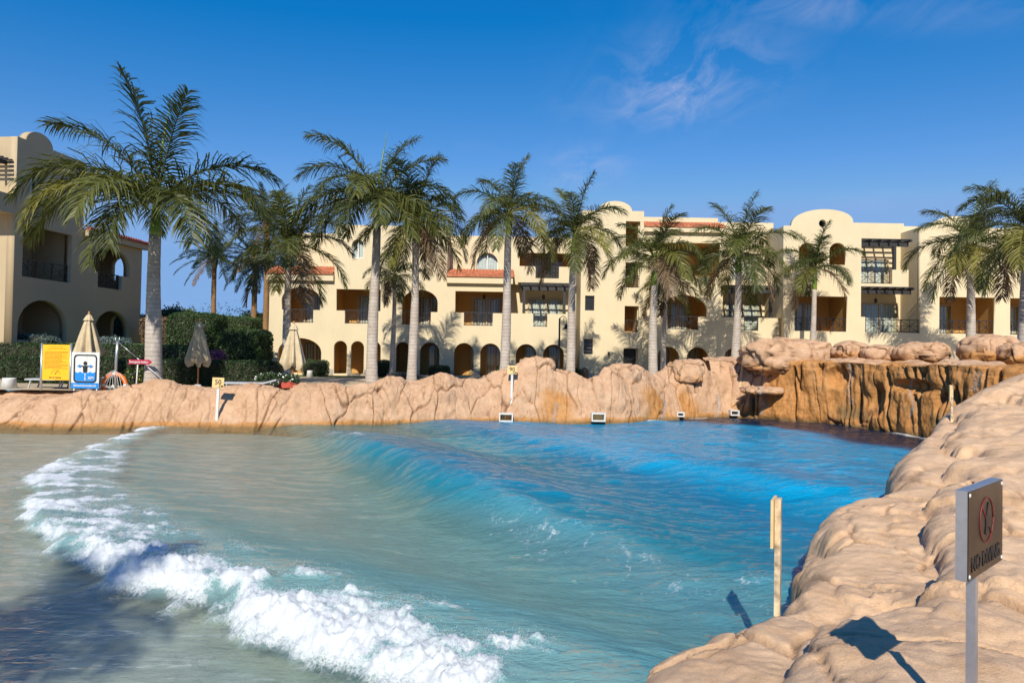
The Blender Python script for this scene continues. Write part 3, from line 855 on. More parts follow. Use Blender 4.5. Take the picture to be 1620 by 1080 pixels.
cliff = mobj('waterfall_cliff', cm, M_ROCK)
tag(cliff, 'tall orange stained rock cliff with vertical cracks at the right end of the pool', 'cliff')

# boulders standing on the bank and cliff
def boulder(name, loc, rad, sd, label, rz=0.0, wet=0.0, sub=5, sq=0.75):
    bm = bmesh.new(); bmesh.ops.create_icosphere(bm, subdivisions=sub, radius=1)
    me = bpy.data.meshes.new(name); bm.to_mesh(me); bm.free()
    n = len(me.vertices); P = np.zeros(n * 3, np.float32); me.vertices.foreach_get('co', P); P = P.reshape(-1, 3).astype(float)
    P0 = P.copy()
    P = np.sign(P) * np.abs(P) ** sq
    W_ = P * np.array(rad) + np.array(loc) * 0.37 + sd
    big = fbm(W_ * 0.9, 3, sd); med = fbm(W_ * 2.8, 4, sd + 3); fine = fbm(W_ * 10, 3, sd + 6, 0.6)
    k, cid = crack_field(W_ * np.array([1.3, 1.3, 0.8]), sd + 9, 0.07, -0.2)
    d = 0.34 * big + 0.16 * med + 0.03 * fine + 0.22 * (cid - 0.5) - 0.09 * k / max(min(rad), 0.3)
    P = (P + P0 * d[:, None]) * np.array(rad)
    me.vertices.foreach_set('co', P.astype(np.float32).ravel())
    me.polygons.foreach_set('use_smooth', [True] * len(me.polygons)); me.update()
    attr(me, 'wet', np.clip(wet * sstep(0.2, -0.6, P[:, 2] / rad[2] + 0.5 * big), 0, 1)); attr(me, 'crack', k); attr(me, 'algae', np.zeros(n))
    o = mobj(name, me, M_ROCK); o.location = loc; o.rotation_euler = (0, 0, rz)
    tag(o, label, 'boulder', 'boulders on the rockwork')
    return o
def bpos(x, y, D): return tuple(at(x, y, D))
boulder('boulder', bpos(1345, 556, 30.6), (0.85, 0.7, 0.42), 3, 'rounded flat boulder on the cliff top just right of the rock outcrop', 0.1, 0.6)
boulder('boulder', bpos(1392, 560, 29.6), (0.75, 0.55, 0.36), 7, 'low block of rock between the two rounded boulders on the cliff top', -0.5, 0.5)
boulder('boulder', bpos(1456, 558, 28.4), (1.05, 0.75, 0.44), 11, 'long dome shaped boulder in the middle of the cliff top', -0.2, 0.4)
boulder('boulder', bpos(1558, 553, 26.4), (0.85, 0.75, 0.52), 15, 'squarish boulder at the foot of the palm near the right edge', 0.2, 0.8, sq=0.6)
boulder('boulder', bpos(1612, 560, 25.4), (0.80, 0.7, 0.44), 19, 'boulder on the cliff top cut by the right edge of the picture', 0.0, 0.8, sq=0.65)
boulder('boulder', bpos(1250, 566, 31.9), (2.15, 1.2, 0.85), 23, 'broad sandy rock outcrop with the depth marker on its left slope', 0.05, 0.55)
boulder('boulder', bpos(1292, 566, 31.2), (0.62, 0.6, 0.42), 27, 'small jutting boulder over the left end of the orange cliff', 0.4, 0.7, sq=0.6)
boulder('boulder', bpos(1088, 590, 32.2), (0.80, 0.7, 0.60), 31, 'block shaped boulder standing in front of the ground floor arches', 0.0, 0.4, sq=0.6)
boulder('boulder', bpos(985, 596, 30.4), (0.85, 0.7, 0.58), 35, 'rounded boulder below the dark doorway of the stair tower', 0.0, 0.5)
boulder('boulder', bpos(848, 592, 29.7), (0.85, 0.8, 0.68), 39, 'peaked boulder behind the depth marker reading 90', 0.0, 0.4)
# a shelf jutting from the outcrop over the water, with its shadow below
sh = boulder('rock_ledge', bpos(1205, 618, 31.4), (0.95, 0.75, 0.20), 43, 'flat triangular rock ledge jutting over the water under the depth marker', 0.1, 0.9, sq=0.7)
sh['category'] = 'rock ledge'; del sh['group']

# near bank on the right: terraced slabs of smooth rockwork
RIMP = np.array(RIM); RIMZ = np.array([z for _, _, z in RIM_PX] + [0.8, 0.8])
def near_bank(name, x0, x1, y0, y1, step, label):
    xs = np.arange(x0, x1 + step, step); ys = np.arange(y0, y1 + step, step)
    X, Y = np.meshgrid(xs, ys, indexing='ij')
    P2 = np.stack([X.ravel(), Y.ravel()], -1); P3 = np.concatenate([P2, 0 * P2[:, :1]], 1)
    d, run = poly_dist(P2, RIM)
    d = -d + 0.16                                    # positive on land
    seg = np.sqrt(((RIMP[1:] - RIMP[:-1]) ** 2).sum(1)); acc = np.concatenate([[0], np.cumsum(seg)]) / seg.sum()
    zr = np.interp(run, acc, RIMZ)
    e = d + 0.10 * fbm(P3 * 1.4, 3, 201) + 0.05 * fbm(P3 * 4, 3, 203)
    rise = 0.95 * sstep(0.8, 6.0, e) * sstep(9, 17, P2[:, 1]) - 0.25 * sstep(1.9, 3.6, e) * sstep(8, 5, P2[:, 1])
    # slabs: warped levels stepping up from the water, each with a rounded nose
    q = e * 0.80 + 0.55 * fbm(P3 * 0.50, 3, 211) + 0.13 * fbm(P3 * 2.1, 4, 213, 0.6) + 0.15
    lv = np.floor(q); fr = q - lv
    lv = np.minimum(lv, 3.0)
    nose = np.clip(1 - (1 - fr) ** 6, 0, 1) ** 0.42; nose = np.where(q >= 4, 1, nose)
    hs = 0.27 + 0.10 * fbm(P3 * 0.7, 2, 217)
    q2 = q * 2.3 + 0.8 * fbm(P3 * 0.9, 3, 221); f2 = q2 - np.floor(q2)
    ledge = (np.sqrt(np.clip(1 - (1 - f2) ** 3, 0, 1)) - f2) * sstep(0.0, 0.35, fbm(P3 * 0.8, 2, 223) + 0.1)
    z = zr + rise + hs * (lv + nose - 0.6) + 0.10 * ledge + 0.07 * fbm(P3 * 0.9, 3, 231) - 0.035 * np.abs(fbm(P3 * 1.7, 4, 233, 0.6)) + 0.010 * fbm(P3 * 5.0, 4, 234, 0.6) + 0.011 * fbm(P3 * 17, 4, 235, 0.7) - 0.02 * sstep(0.55, 0.8, fbm(P3 * 3.3, 3, 237) + 0.5) 
    xpx = 810 + FPX * P2[:, 0] / P2[:, 1]
    yl = np.interp(xpx, [1430, 1455, 1510, 1560, 1620, 1720], [714, 692, 645, 615, 592, 575]); yh_ = 560 + 0.0175 * (xpx - 810)
    zcap = CAMZ - (yl - yh_) / FPX * P2[:, 1] + 0.05 * fbm(P3 * 1.2, 3, 251)
    zcap = np.maximum(zcap, GZ + 0.15) + 2.0 * (1 - sstep(8.4, 12.0, P2[:, 1]))
    z = np.where(z > zcap - 0.15, zcap - 0.15 + 0.15 * np.tanh((z - zcap + 0.15) / 0.3), z)
    out_ = sstep(7.0, 9.2, P2[:, 0] - 1.1 * np.maximum(P2[:, 1] - 8.6, 0))      # runs out into the plaza
    z = z * (1 - out_) + (GZ - 0.08) * out_
    wall = sstep(-0.16, 0.10, e)
    rnd = 1 - (1 - np.clip((e - 0.02) / 0.45, 0, 1)) ** 2.2
    z = np.where(e > 0.02, z * (0.62 + 0.38 * rnd), z * 0.62)
    z = -3.2 + (z + 3.2) * wall
    k, cid = crack_field(P3 * 0.95 + 0.3, 241, 0.045, -0.08)
    z = z - 0.07 * k * wall + 0.06 * (cid - 0.5) * wall * sstep(0.0, 0.5, e)
    # pull the rim outwards a little where it is steep, so that the faces bulge
    me = npmesh(name, np.stack([X.ravel(), Y.ravel(), z], -1), gridquads(len(xs), len(ys)))
    wet = sstep(0.35, 0.05, z) * 0.9
    attr(me, 'wet', wet); attr(me, 'crack', np.clip(k * wall * 0.7, 0, 1)); attr(me, 'algae', sstep(0.22, 0.04, z))
    o = mobj(name, me, M_ROCK_N)
    return tag(o, label, 'rocks')
near_bank('rock_bank', 0.2, 9.5, 2.3, 8.6, 0.025, 'smooth terraced rock slabs in the right foreground beside the pool')
near_bank('rock_bank', 2.6, 18.5, 8.6, 26.0, 0.055, 'rounded rock slabs rising along the right side of the pool beyond the wooden marker')
# ------------------------------------------------------------------ the hotel
def bX(x, y, D): return at(x, y, D).x
def xz(x, y, D): q = at(x, y, D); return (q.x, q.z)
def wall_part(name, parent, outline, holes, y0, thick, mat):
    """upright wall in the local XZ plane, front face at local y0, openings cut through"""
    me = fill_shape(name, outline, holes, thick)
    n = len(me.vertices); co = np.zeros(n * 3, np.float32); me.vertices.foreach_get('co', co); co = co.reshape(-1, 3)
    me.vertices.foreach_set('co', np.stack([co[:, 0], y0 + thick / 2 + co[:, 2], co[:, 1]], -1).astype(np.float32).ravel())
    bm = bmesh.new(); bm.from_mesh(me); bmesh.ops.remove_doubles(bm, verts=bm.verts, dist=0.0005); bmesh.ops.recalc_face_normals(bm, faces=bm.faces); bm.to_mesh(me); bm.free()
    return mobj(name, me, mat, parent)
def arch(x0, x1, z0, zt, rise=None, notch=None, n=14):
    """opening outline: straight jambs and a round (or flatter) head; notch=(a, b, z) deepens it for a railing"""
    r = (x1 - x0) / 2; rise = rise or r; cx = (x0 + x1) / 2; zs = zt - rise
    pts = []
    if notch:
        a, b, zn = notch
        if a > x0 + 0.01: pts += [(x0, z0), (a, z0)]
        pts += [(max(a, x0), zn), (min(b, x1), zn)]
        if b < x1 - 0.01: pts += [(b, z0), (x1, z0)]
    else:
        pts += [(x0, z0), (x1, z0)]
    for k in range(n + 1):
        t = math.pi * k / n
        pts.append((cx + r * math.cos(t), zs + rise * math.sin(t)))
    return pts
def rect(x0, x1, z0, zt, notch=None):
    pts = []
    if notch:
        a, b, zn = notch
        if a > x0 + 0.01: pts += [(x0, z0), (a, z0)]
        pts += [(max(a, x0), zn), (min(b, x1), zn)]
        if b < x1 - 0.01: pts += [(b, z0), (x1, z0)]
    else:
        pts += [(x0, z0), (x1, z0)]
    return pts + [(x1, zt), (x0, zt)]
def recess(name, parent, x0, x1, z0, z1, y0, y1, mat=None, open_end=None):
    """the room behind an opening: back, sides, floor and ceiling as slabs"""
    w = 0.12; b = MB()
    b.box(x0 - w, x1 + w, y1, y1 + w, z0 - w, z1 + w)
    b.box(x0 - w, x0, y0, y1 - 0.002, z0 - w, z1 + w)
    if open_end != 'x1': b.box(x1, x1 + w, y0, y1 - 0.002, z0 - w, z1 + w)
    b.box(x0 + 0.002, x1 - 0.002, y0, y1 - 0.002, z0 - w, z0)
    b.box(x0 + 0.002, x1 - 0.002, y0, y1 - 0.002, z1, z1 + w)
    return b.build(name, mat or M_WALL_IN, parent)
def railing(parent, x0, x1, y, z0, z1, n=None):
    """iron balustrade: posts, rails and crossed panels"""
    b = MB(); n = n or max(1, round((x1 - x0) / 0.95)); g = 0.07; w = (x1 - x0 - g * (n + 1)) / n; d = 0.035
    b.box(x0, x1, y - 0.03, y + 0.03, z1 - 0.05, z1); b.box(x0, x1, y - 0.02, y + 0.02, z0 + 0.03, z0 + 0.07)
    for k in range(n):
        a = x0 + g + k * (w + g); c = a + w
        za, zb = z0 + 0.07, z1 - 0.05; cx = (a + c) / 2; cz = (za + zb) / 2
        for xx in (a, c): b.box(xx - d / 2, xx + d / 2, y - 0.016, y + 0.016, z0, zb)
        b.bar((a, y, za), (c, y, zb), d * 0.8, 0.02, (0, 1, 0)); b.bar((a, y + 0.021, zb), (c, y + 0.021, za), d * 0.8, 0.02, (0, 1, 0))
        b.box(cx - d * 0.35, cx + d * 0.35, y - 0.034, y - 0.012, za, zb); b.box(a, c, y - 0.057, y - 0.035, cz - d * 0.35, cz + d * 0.35)
    return b.build('railing', M_IRON, parent)
def curtain_mesh(w, h):
    n = max(8, int(w / 0.05)); V = []; F = []
    for k in range(n + 1):
        x = w * k / n; y = 0.035 * math.sin(k * 1.7) + 0.012 * math.sin(k * 0.61)
        V += [(x, y, 0), (x, y, h)]
    for k in range(n): F.append((2 * k, 2 * k + 2, 2 * k + 3, 2 * k + 1))
    return pymesh('curtain', V, F, True)
def glass_door(parent, x0, x1, y, z0, z1, leaves=2, open_gap=0.0, name='door', curtains=True, fm=None):
    fm = fm or M_FRAME
    b = MB(); f = 0.09
    b.box(x0, x0 + f, y - 0.08, y, z0, z1); b.box(x1 - f, x1, y - 0.08, y, z0, z1); b.box(x0 + f + 0.001, x1 - f - 0.001, y - 0.08, y, z1 - f, z1)
    w = (x1 - x0 - 2 * f) / leaves
    for k in range(1, leaves): b.box(x0 + f + k * w - 0.05, x0 + f + k * w + 0.05, y - 0.075, y - 0.004, z0, z1 - f - 0.001)
    d = b.build(name, fm, parent)
    for k in range(leaves):
        a = x0 + f + k * w + 0.03; c = a + w - 0.06
        p = MB().box(a, c, y - 0.055, y - 0.045, z0 + 0.05, z1 - f - 0.02).build('pane', M_GLASS, d)
        if curtains:
            wd = (c - a) * (1.0 if k % 2 == 0 else 0.8)
            cu = mobj('curtain', curtain_mesh(wd, z1 - z0 - 0.2), M_CURTAIN, d); cu.location = (a, y - 0.005 + 0.0, z0 + 0.05)
            cu.location.y = y + 0.0
    # dark room behind the glass
    return d
def pane_window(parent, x0, x1, y, z0, z1, zarch=None, glassm=None):
    """small window: frame with mullion, panes and drawn curtain"""
    b = MB(); f = 0.07
    b.box(x0, x0 + f, y, y + 0.07, z0, z1); b.box(x1 - f, x1, y, y + 0.07, z0, z1)
    b.box(x0 + f + .001, x1 - f - .001, y, y + 0.07, z0, z0 + f); b.box(x0 + f + .001, x1 - f - .001, y, y + 0.07, z1 - f, z1)
    cx = (x0 + x1) / 2
    b.box(cx - 0.04, cx + 0.04, y + 0.003, y + 0.066, z0 + f + .001, z1 - f - .001)
    w = b.build('window', M_WHITE, parent)
    for a, c in ((x0 + f, cx - 0.04), (cx + 0.04, x1 - f)):
        MB().box(a + .002, c - .002, y + 0.03, y + 0.038, z0 + f, z1 - f).build('pane', glassm or M_GLASS, w)
    cu = mobj('curtain', curtain_mesh(x1 - x0 - 0.1, z1 - z0 - 0.1), M_CURTAIN, w); cu.location = (x0 + 0.05, y + 0.14, z0 + 0.05)
    return w
def tile_roof(name, parent, x0, x1, y0, y1, z0, z1, mat, pitch=0.22):
    """barrel tiles: ridged courses with a scalloped eave"""
    n = int((x1 - x0) / pitch); ns = 8; rows = 5; V = []; F = []
    xs = np.linspace(x0, x1, n * ns + 1)
    for r in range(rows + 1):
        for half in ((0, 1) if 0 < r < rows else (0,)):
            t = r / rows
            y = y0 + (y1 - y0) * t; z = z0 + (z1 - z0) * t + (0.035 if half else 0)
            for x in xs:
                ph = ((x - x0) / pitch) % 1.0
                V.append((x, y, z + 0.07 * abs(math.sin(math.pi * ph))))
    m = len(xs); nr = len(V) // m
    for i in range(nr - 1):
        for k in range(m - 1): F.append((i * m + k, i * m + k + 1, (i + 1) * m + k + 1, (i + 1) * m + k))
    b = MB().add(V, F)
    V2 = [(x, y0 + 0.004, z0 + 0.07 * abs(math.sin(math.pi * (((x - x0) / pitch) % 1.0)))) for x in xs] + [(x, y0 + 0.004, z0 - 0.03) for x in xs]
    b.add(V2, [(k, m + k, m + k + 1, k + 1) for k in range(m - 1)])
    b.box(x0, x1, y0 + 0.01, y1, z0 - 0.10, z0 - 0.01)
    return b.build(name, mat, parent)
def lantern(parent, x, y, z):
    b = MB().tube([(x, y, z), (x, y, z - 0.25)], 0.012, 6).lathe([(0.02, -0.22), (0.13, -0.30), (0.10, -0.33), (0.10, -0.48), (0.04, -0.54)], 8, (x, y, z))
    return b.build('lantern', M_IRON, parent)
def pergola(parent, x0, x1, yb, yf, z, posts, zp, over=0.35):
    b = MB()
    b.box(x0, x1, yf + 0.1, yf + 0.22, z, z + 0.26)
    k = max(3, round((x1 - x0) / 0.62))
    for i in range(k + 1):
        x = x0 + 0.06 + (x1 - x0 - 0.12) * i / k
        b.box(x - 0.05, x + 0.05, yf - over, yb, z + 0.262, z + 0.40)
    for i in range(5):
        y = yf - 0.05 + (yb - yf - 0.2) * i / 4
        b.box(x0, x1, y - 0.06, y + 0.06, z + 0.402, z + 0.46)
    p = b.build('pergola', M_DARKWOOD, parent)
    for x in posts:
        MB().box(x - 0.09, x + 0.09, yf + 0.07, yf + 0.25, zp, z - 0.001).build('post', M_DARKWOOD, p)
    return p

hotel = empty('hotel_building', (0, 45, GZ), 0, 'long cream hotel with arches, iron balconies and rounded gables behind the palms', 'building')
# everything below is in hotel coordinates: y measured from the depth 45 m, z from the plaza
def hx(x, y=480, D=45): return at(x, y, D).x
ZG, ZAT, ZF1, ZR1, ZO1, ZE1 = -0.05, 2.28, 3.43, 4.30, 5.70, 6.20
D1 = 45.0
TH = 0.35
# ---- left wing front wall
holes = []
def ga(x0, x1, zt=None, rise=None):
    a, b = hx(x0, 570), hx(x1, 570)
    holes.append(arch(a, b, 0.12, zt or ZAT, rise)); return a, b
gA = [ga(439, 508, 2.42, 0.95), ga(527.5, 548.5), ga(554.5, 575.5), ga(581.5, 602), ga(626, 647), ga(664, 695), ga(718, 749.5), ga(759.5, 791.5), ga(816, 848.5), ga(859, 892)]
def f1(x0, x1, n0, n1, archd, zt=ZO1):
    a, b = hx(x0), hx(x1); c, d = hx(n0), hx(n1)
    if archd: holes.append(arch(a, b, ZR1 - 0.02, zt, archd, (c, d, ZF1)))
    else: holes.append(rect(a, b, ZR1 - 0.02, zt, (c, d, ZF1)))
    return a, b, c, d
f1s = [f1(445, 506.5, 457, 496, 0.85, 5.78), f1(531.5, 602, 545, 588, 0), f1(636, 692.5, 636, 682, 0.85, 5.74), f1(720, 797, 734, 780, 0)]
xL, xR = hx(425, 520), hx(908, 520)
xa, xb = hx(528), hx(706)
xc = hx(806)
nA, nB = hx(843.5, 505), hx(866, 505)
ZT2 = 9.95                                   # top of the raised middle part
aw = hx(556, 400); bw = hx(575, 400)
holes.append(arch(aw, bw, 7.75, 9.0))
outline = [(xL, ZG), (xR, ZG), (xR, ZR1), (nB, ZR1), (nB, ZF1), (nA, ZF1), (nA, ZR1), (xc, ZR1), (xc, ZE1 + 0.25), (xb, ZE1 + 0.25), (xb, ZT2), (xa, ZT2), (xa, ZE1 + 0.25), (xL, ZE1 + 0.25)]
wall_part('front_wall', hotel, outline, holes, 0, TH, M_WALL)
pane_window(hotel, aw, bw, 0.22, 7.75, 9.0)
# rooms behind: ground floor porches and first floor balconies
def porch(x0, x1, depth, doors, y0=TH, z0=0.10, z1=2.75):
    recess('porch', hotel, x0, x1, z0, z1, y0 + 0.002, depth)
    for a, b in doors: glass_door(hotel, a, b, depth - 0.01, z0 + 0.01, z0 + 2.15, 2 if b - a > 1.3 else 1)
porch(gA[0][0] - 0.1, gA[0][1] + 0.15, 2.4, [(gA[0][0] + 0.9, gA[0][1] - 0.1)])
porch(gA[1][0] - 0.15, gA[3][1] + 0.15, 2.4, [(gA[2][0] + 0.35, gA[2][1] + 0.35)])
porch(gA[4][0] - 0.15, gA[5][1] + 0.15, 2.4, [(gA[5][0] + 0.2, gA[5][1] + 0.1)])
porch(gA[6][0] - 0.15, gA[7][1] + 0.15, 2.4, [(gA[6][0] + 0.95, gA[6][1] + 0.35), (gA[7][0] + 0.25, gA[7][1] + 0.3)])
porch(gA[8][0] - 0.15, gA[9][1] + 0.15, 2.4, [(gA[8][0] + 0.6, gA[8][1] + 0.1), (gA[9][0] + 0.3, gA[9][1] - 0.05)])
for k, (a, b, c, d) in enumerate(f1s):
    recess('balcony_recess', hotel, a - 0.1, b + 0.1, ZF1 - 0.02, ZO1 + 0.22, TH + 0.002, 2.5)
    w = b - a
    glass_door(hotel, a + w * 0.30, a + w * 0.95, 2.49, ZF1, ZF1 + 2.1, 2)
    railing(hotel, c, d, 0.17, ZF1 + 0.01, ZR1 + 0.04)
lantern(hotel, hx(764), 1.4, ZO1 + 0.15)
# cornices and tile roofs over the two lower wings
def cornice(x0, x1, y0, z0, z1, name='cornice'):
    return MB().box(x0, x1, y0 - 0.28, y0 - 0.003, z0, z1).build(name, M_WALL, hotel)
cornice(xL - 0.12, xa - 0.003, 0, ZE1, ZE1 + 0.42); tile_roof('tile_roof', hotel, xL - 0.15, xa - 0.01, -0.38, 1.9, ZE1 + 0.52, ZE1 + 1.15, M_ROOF)
cornice(xb + 0.003, xc + 0.2, 0, ZE1, ZE1 + 0.42); tile_roof('tile_roof', hotel, xb + 0.01, xc + 0.25, -0.38, 1.9, ZE1 + 0.52, ZE1 + 1.15, M_ROOF)
# set back second floor
D2 = 1.95
w2a, w2b = at(754, 410, 47).x, at(788, 410, 47).x
r2a, r2b = at(822, 410, 47).x, at(905, 410, 47).x
xu0 = at(470, 400, 47).x; xu1 = at(912, 400, 47).x
wall_part('upper_wall', hotel, [(xu0, ZE1 + 0.2), (xu1, ZE1 + 0.2), (xu1, 9.7), (xu0, 9.7)], [arch(w2a, w2b, 7.2, 8.55), rect(r2a, r2b, 6.75, 8.6)], D2, TH, M_WALL)
pane_window(hotel, w2a, w2b, D2 + 0.22, 7.2, 8.55)
recess('balcony_recess', hotel, r2a - 0.05, r2b + 0.05, 6.7, 8.9, D2 + TH + 0.002, D2 + 2.2)
glass_door(hotel, r2a + 0.7, r2b - 0.4, D2 + 2.19, 6.72, 8.75, 2)
# first floor pergola balcony beside the tower, and the parapet above it
bb = 2.6
MB().box(xc + 0.003, xR, TH + 0.002, bb, ZF1 - 0.12, ZF1).build('balcony_floor', M_WALL, hotel)
wall_part('balcony_wall', hotel, [(xc, ZF1), (xR + 0.6, ZF1), (xR + 0.6, 6.6), (xc, 6.6)], [], bb, 0.2, M_WALL)
glass_door(hotel, at(835, 480, 47.5).x, at(893, 480, 47.5).x, bb - 0.01, ZF1 + 0.01, ZF1 + 2.1, 2)
railing(hotel, nA, nB, 0.17, ZF1 + 0.01, ZR1 + 0.02, 1)
pergola(hotel, hx(824, 455), hx(908, 455), bb - 0.01, 0.05, 5.85, [hx(829, 470), hx(893, 470)], ZR1)
lantern(hotel, hx(861, 465), 0.9, 5.85)
pA, pB = hx(848, 435), hx(886, 435)
x8, x9 = hx(820, 430), hx(910, 430)
wall_part('parapet', hotel, [(x8, 6.45), (x9, 6.45), (x9, 7.55), (pB, 7.55), (pB, 6.75), (pA, 6.75), (pA, 7.55), (x8, 7.55)], [], 1.0, 0.22, M_WALL)
railing(hotel, pA, pB, 1.1, 6.76, 7.57, 2)
MB().box(x8, x9, 1.223, D2 - 0.003, 6.45, 6.6).build('balcony_floor', M_WALL, hotel)
# side wall left end and solid body behind, flat roofs
MB().box(xL - 0.004, xL + 0.3, TH + 0.003, 9, ZG, ZE1 + 0.24).build('side_wall', M_WALL, hotel)
MB().box(xL + 0.31, xu1, D2 + 2.4, 10, ZG, 9.4).build('rear_wall', M_WALL, hotel)
MB().box(xu0, xu1, D2 + 0.36, 10, 9.42, 9.6).build('flat_roof', M_WALL, hotel)
MB().box(xa, xb, TH + 0.003, D2 - 0.003, 9.6, 9.75).build('flat_roof', M_WALL, hotel)
MB().box(xa, xa + 0.25, TH + 0.003, D2 - 0.003, ZE1 + 0.2, 9.598).build('side_wall', M_WALL, hotel)
MB().box(xb - 0.25, xb, TH + 0.003, D2 - 0.003, ZE1 + 0.2, 9.598).build('side_wall', M_WALL, hotel)
# plinth stones between the arches
for a, b in ((439 - 14, 438.5), (508.5, 527), (549, 554), (576, 581), (602.5, 625.5), (647.5, 663.5), (695.5, 717.5), (750, 759), (792, 815.5), (849, 858.5), (892.5, 908)):
    MB().box(hx(a, 590), hx(b, 590), -0.035, -0.003, ZG, 0.42).build('plinth', M_STONE, hotel)

# ---- stair tower
DT = 44.4
yT = DT - 45
def tx(x, y): return at(x, y, DT).x
def tz(x, y): return at(x, y, DT).z - GZ
def tr(x0, x1, y0, y1): return (tx(x0, (y0 + y1) / 2), tx(x1, (y0 + y1) / 2), tz((x0 + x1) / 2, y1), tz((x0 + x1) / 2, y0))
wins = [tr(930, 941.5, 411, 434), tr(925.5, 940.5, 467.5, 491), tr(923.5, 938, 536, 560)]
opns = [tr(990, 1013, 350, 390), tr(989.5, 1012.5, 415, 455), tr(988, 1010.5, 484, 525), tr(986, 1009.5, 551, 596)]
opns[3] = (opns[3][0], opns[3][1], 0.05, opns[3][3])
t0, t1 = tx(918.5, 480), tx(1017, 480)
ztw = tz(1010, 334); gx0, gx1 = tx(947, 333), tx(1000, 333)
zg = tz(973, 318)
out = [(t0, ZG), (t1, ZG), (t1, ztw), (gx1, ztw)]
for k in range(1, 16):
    t = math.pi * k / 16
    out.append(((gx0 + gx1) / 2 + (gx1 - gx0) / 2 * math.cos(t), ztw + (zg - ztw) * math.sin(t)))
out += [(gx0, ztw), (t0, ztw)]
wall_part('tower_wall', hotel, out, [rect(*w) for w in wins + opns], yT, 0.3, M_WALL)
MB().box(t0, t0 + 0.3, yT + 0.303, 5, ZG, ztw).build('side_wall', M_WALL, hotel)
MB().box(t1 - 0.3, t1, yT + 0.303, 5, ZG, ztw).build('side_wall', M_WALL, hotel)
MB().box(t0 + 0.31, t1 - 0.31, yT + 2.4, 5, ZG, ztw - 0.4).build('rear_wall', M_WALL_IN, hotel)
MB().box(t0 + 0.31, t1 - 0.31, yT + 0.31, 5, ztw - 0.38, ztw - 0.2).build('flat_roof', M_WALL, hotel)
for k, (a, b, c, d) in enumerate(wins):
    w = MB()
    for q in ((a, a + 0.06, c, d), (b - 0.06, b, c, d), (a + 0.061, b - 0.061, c, c + 0.06), (a + 0.061, b - 0.061, d - 0.06, d)): w.box(q[0], q[1], yT + 0.10, yT + 0.18, q[2], q[3])
    wo2 = w.build('window', M_IRON, hotel)
    MB().box(a + 0.06, b - 0.06, yT + 0.14, yT + 0.15, c + 0.06, d - 0.06).build('pane', M_DGLASS, wo2)
    if k == 2:
        for i in range(4):
            z = c + 0.12 + (d - c - 0.2) * i / 3.4
            MB().add([(a + .06, yT + 0.03, z), (b - .06, yT + 0.03, z), (b - .06, yT + 0.11, z + 0.13), (a + .06, yT + 0.11, z + 0.13), (a + .06, yT + 0.04, z - .015), (b - .06, yT + 0.04, z - .015), (b - .06, yT + 0.12, z + 0.115), (a + .06, yT + 0.12, z + 0.115)],
                     [(0, 1, 2, 3), (7, 6, 5, 4), (0, 4, 5, 1), (2, 6, 7, 3), (1, 5, 6, 2), (0, 3, 7, 4)]).build('louvre', M_IRON, wo2)
for k, (a, b, c, d) in enumerate(opns):
    recess('stair_recess' if k < 3 else 'doorway', hotel, a - 0.05, b + 0.05, c - 0.02 if k < 3 else 0.02, d + 0.05, yT + 0.302, yT + 2.0)
a, b, c, d = opns[2]; railing(hotel, a + 0.05, b - 0.02, yT + 0.12, c + 0.02, c + 0.78, 1)
a, b, c, d = opns[1]; railing(hotel, a + 0.02, b - 0.02, yT + 0.12, c + 0.02, c + 0.80, 1)
a, b, c, d = opns[3]
MB().box(a + 0.03, b - 0.03, yT + 0.7, yT + 0.76, 0.04, d - 0.02).build('door', M_DARKWOOD, hotel)
for x, y in ((963, 559), ):
    MB().box(tx(x - 1.5, y), tx(x + 1.5, y), yT - 0.1, yT - 0.003, tz(x, y) - 0.12, tz(x, y) + 0.1).build('wall_lamp', M_IRON, hotel)
MB().box(t0, tx(985, 590), yT - 0.035, yT - 0.003, ZG, 0.45).build('plinth', M_STONE, hotel)

# ---- middle right part with the high tile roof
D3 = 45.4; y3 = 0.4
def mx(x, y=480, D=D3): return at(x, y, D).x
def mz(x, y, D=D3): return at(x, y, D).z - GZ
m0, m1, m2 = mx(1015), mx(1140), mx(1244)
hs = []
ge = []
for x0, x1 in ((1040, 1074.5), (1086.5, 1121), (1145, 1180), (1192, 1226)):
    a, b = mx(x0, 570), mx(x1, 570); hs.append(arch(a, b, 0.12, 2.28)); ge.append((a, b))
a, b, c, d = mx(1045), mx(1119), mx(1056), mx(1106)
hs.append(arch(a, b, ZR1, 5.75, 1.0, (c, d, ZF1)))
q0, q1 = mx(1043, 400), mx(1139, 400)
zq = mz(1090, 384)
hs.append(rect(q0, q1, 6.95, zq))
n0, n1 = mx(1177, 510), mx(1201, 510)
ze = mz(1090, 366)
wall_part('front_wall', hotel, [(m0, ZG), (m2, ZG), (m2, ZR1), (n1, ZR1), (n1, ZF1), (n0, ZF1), (n0, ZR1), (m1, ZR1), (m1, ze), (m0, ze)], hs, y3, TH, M_WALL)
porch(ge[0][0] - 0.15, ge[1][1] + 0.15, y3 + 2.6, [(ge[0][0] + 0.4, ge[0][1]), (ge[1][0] + 0.5, ge[1][1])], y3 + TH)
porch(ge[2][0] - 0.15, ge[3][1] + 0.15, y3 + 2.6, [(ge[2][0] + 0.4, ge[2][1])], y3 + TH)
recess('balcony_recess', hotel, a - 0.1, b + 0.1, ZF1 - 0.02, 5.9, y3 + TH + 0.002, y3 + 2.6)
glass_door(hotel, a + 0.9, b - 0.4, y3 + 2.59, ZF1, ZF1 + 2.1, 2)
railing(hotel, c, d, y3 + 0.17, ZF1 + 0.01, ZR1 + 0.04, 2)
recess('balcony_recess', hotel, q0 - 0.05, q1 + 0.05, 6.9, zq + 0.1, y3 + TH + 0.002, y3 + 2.4)
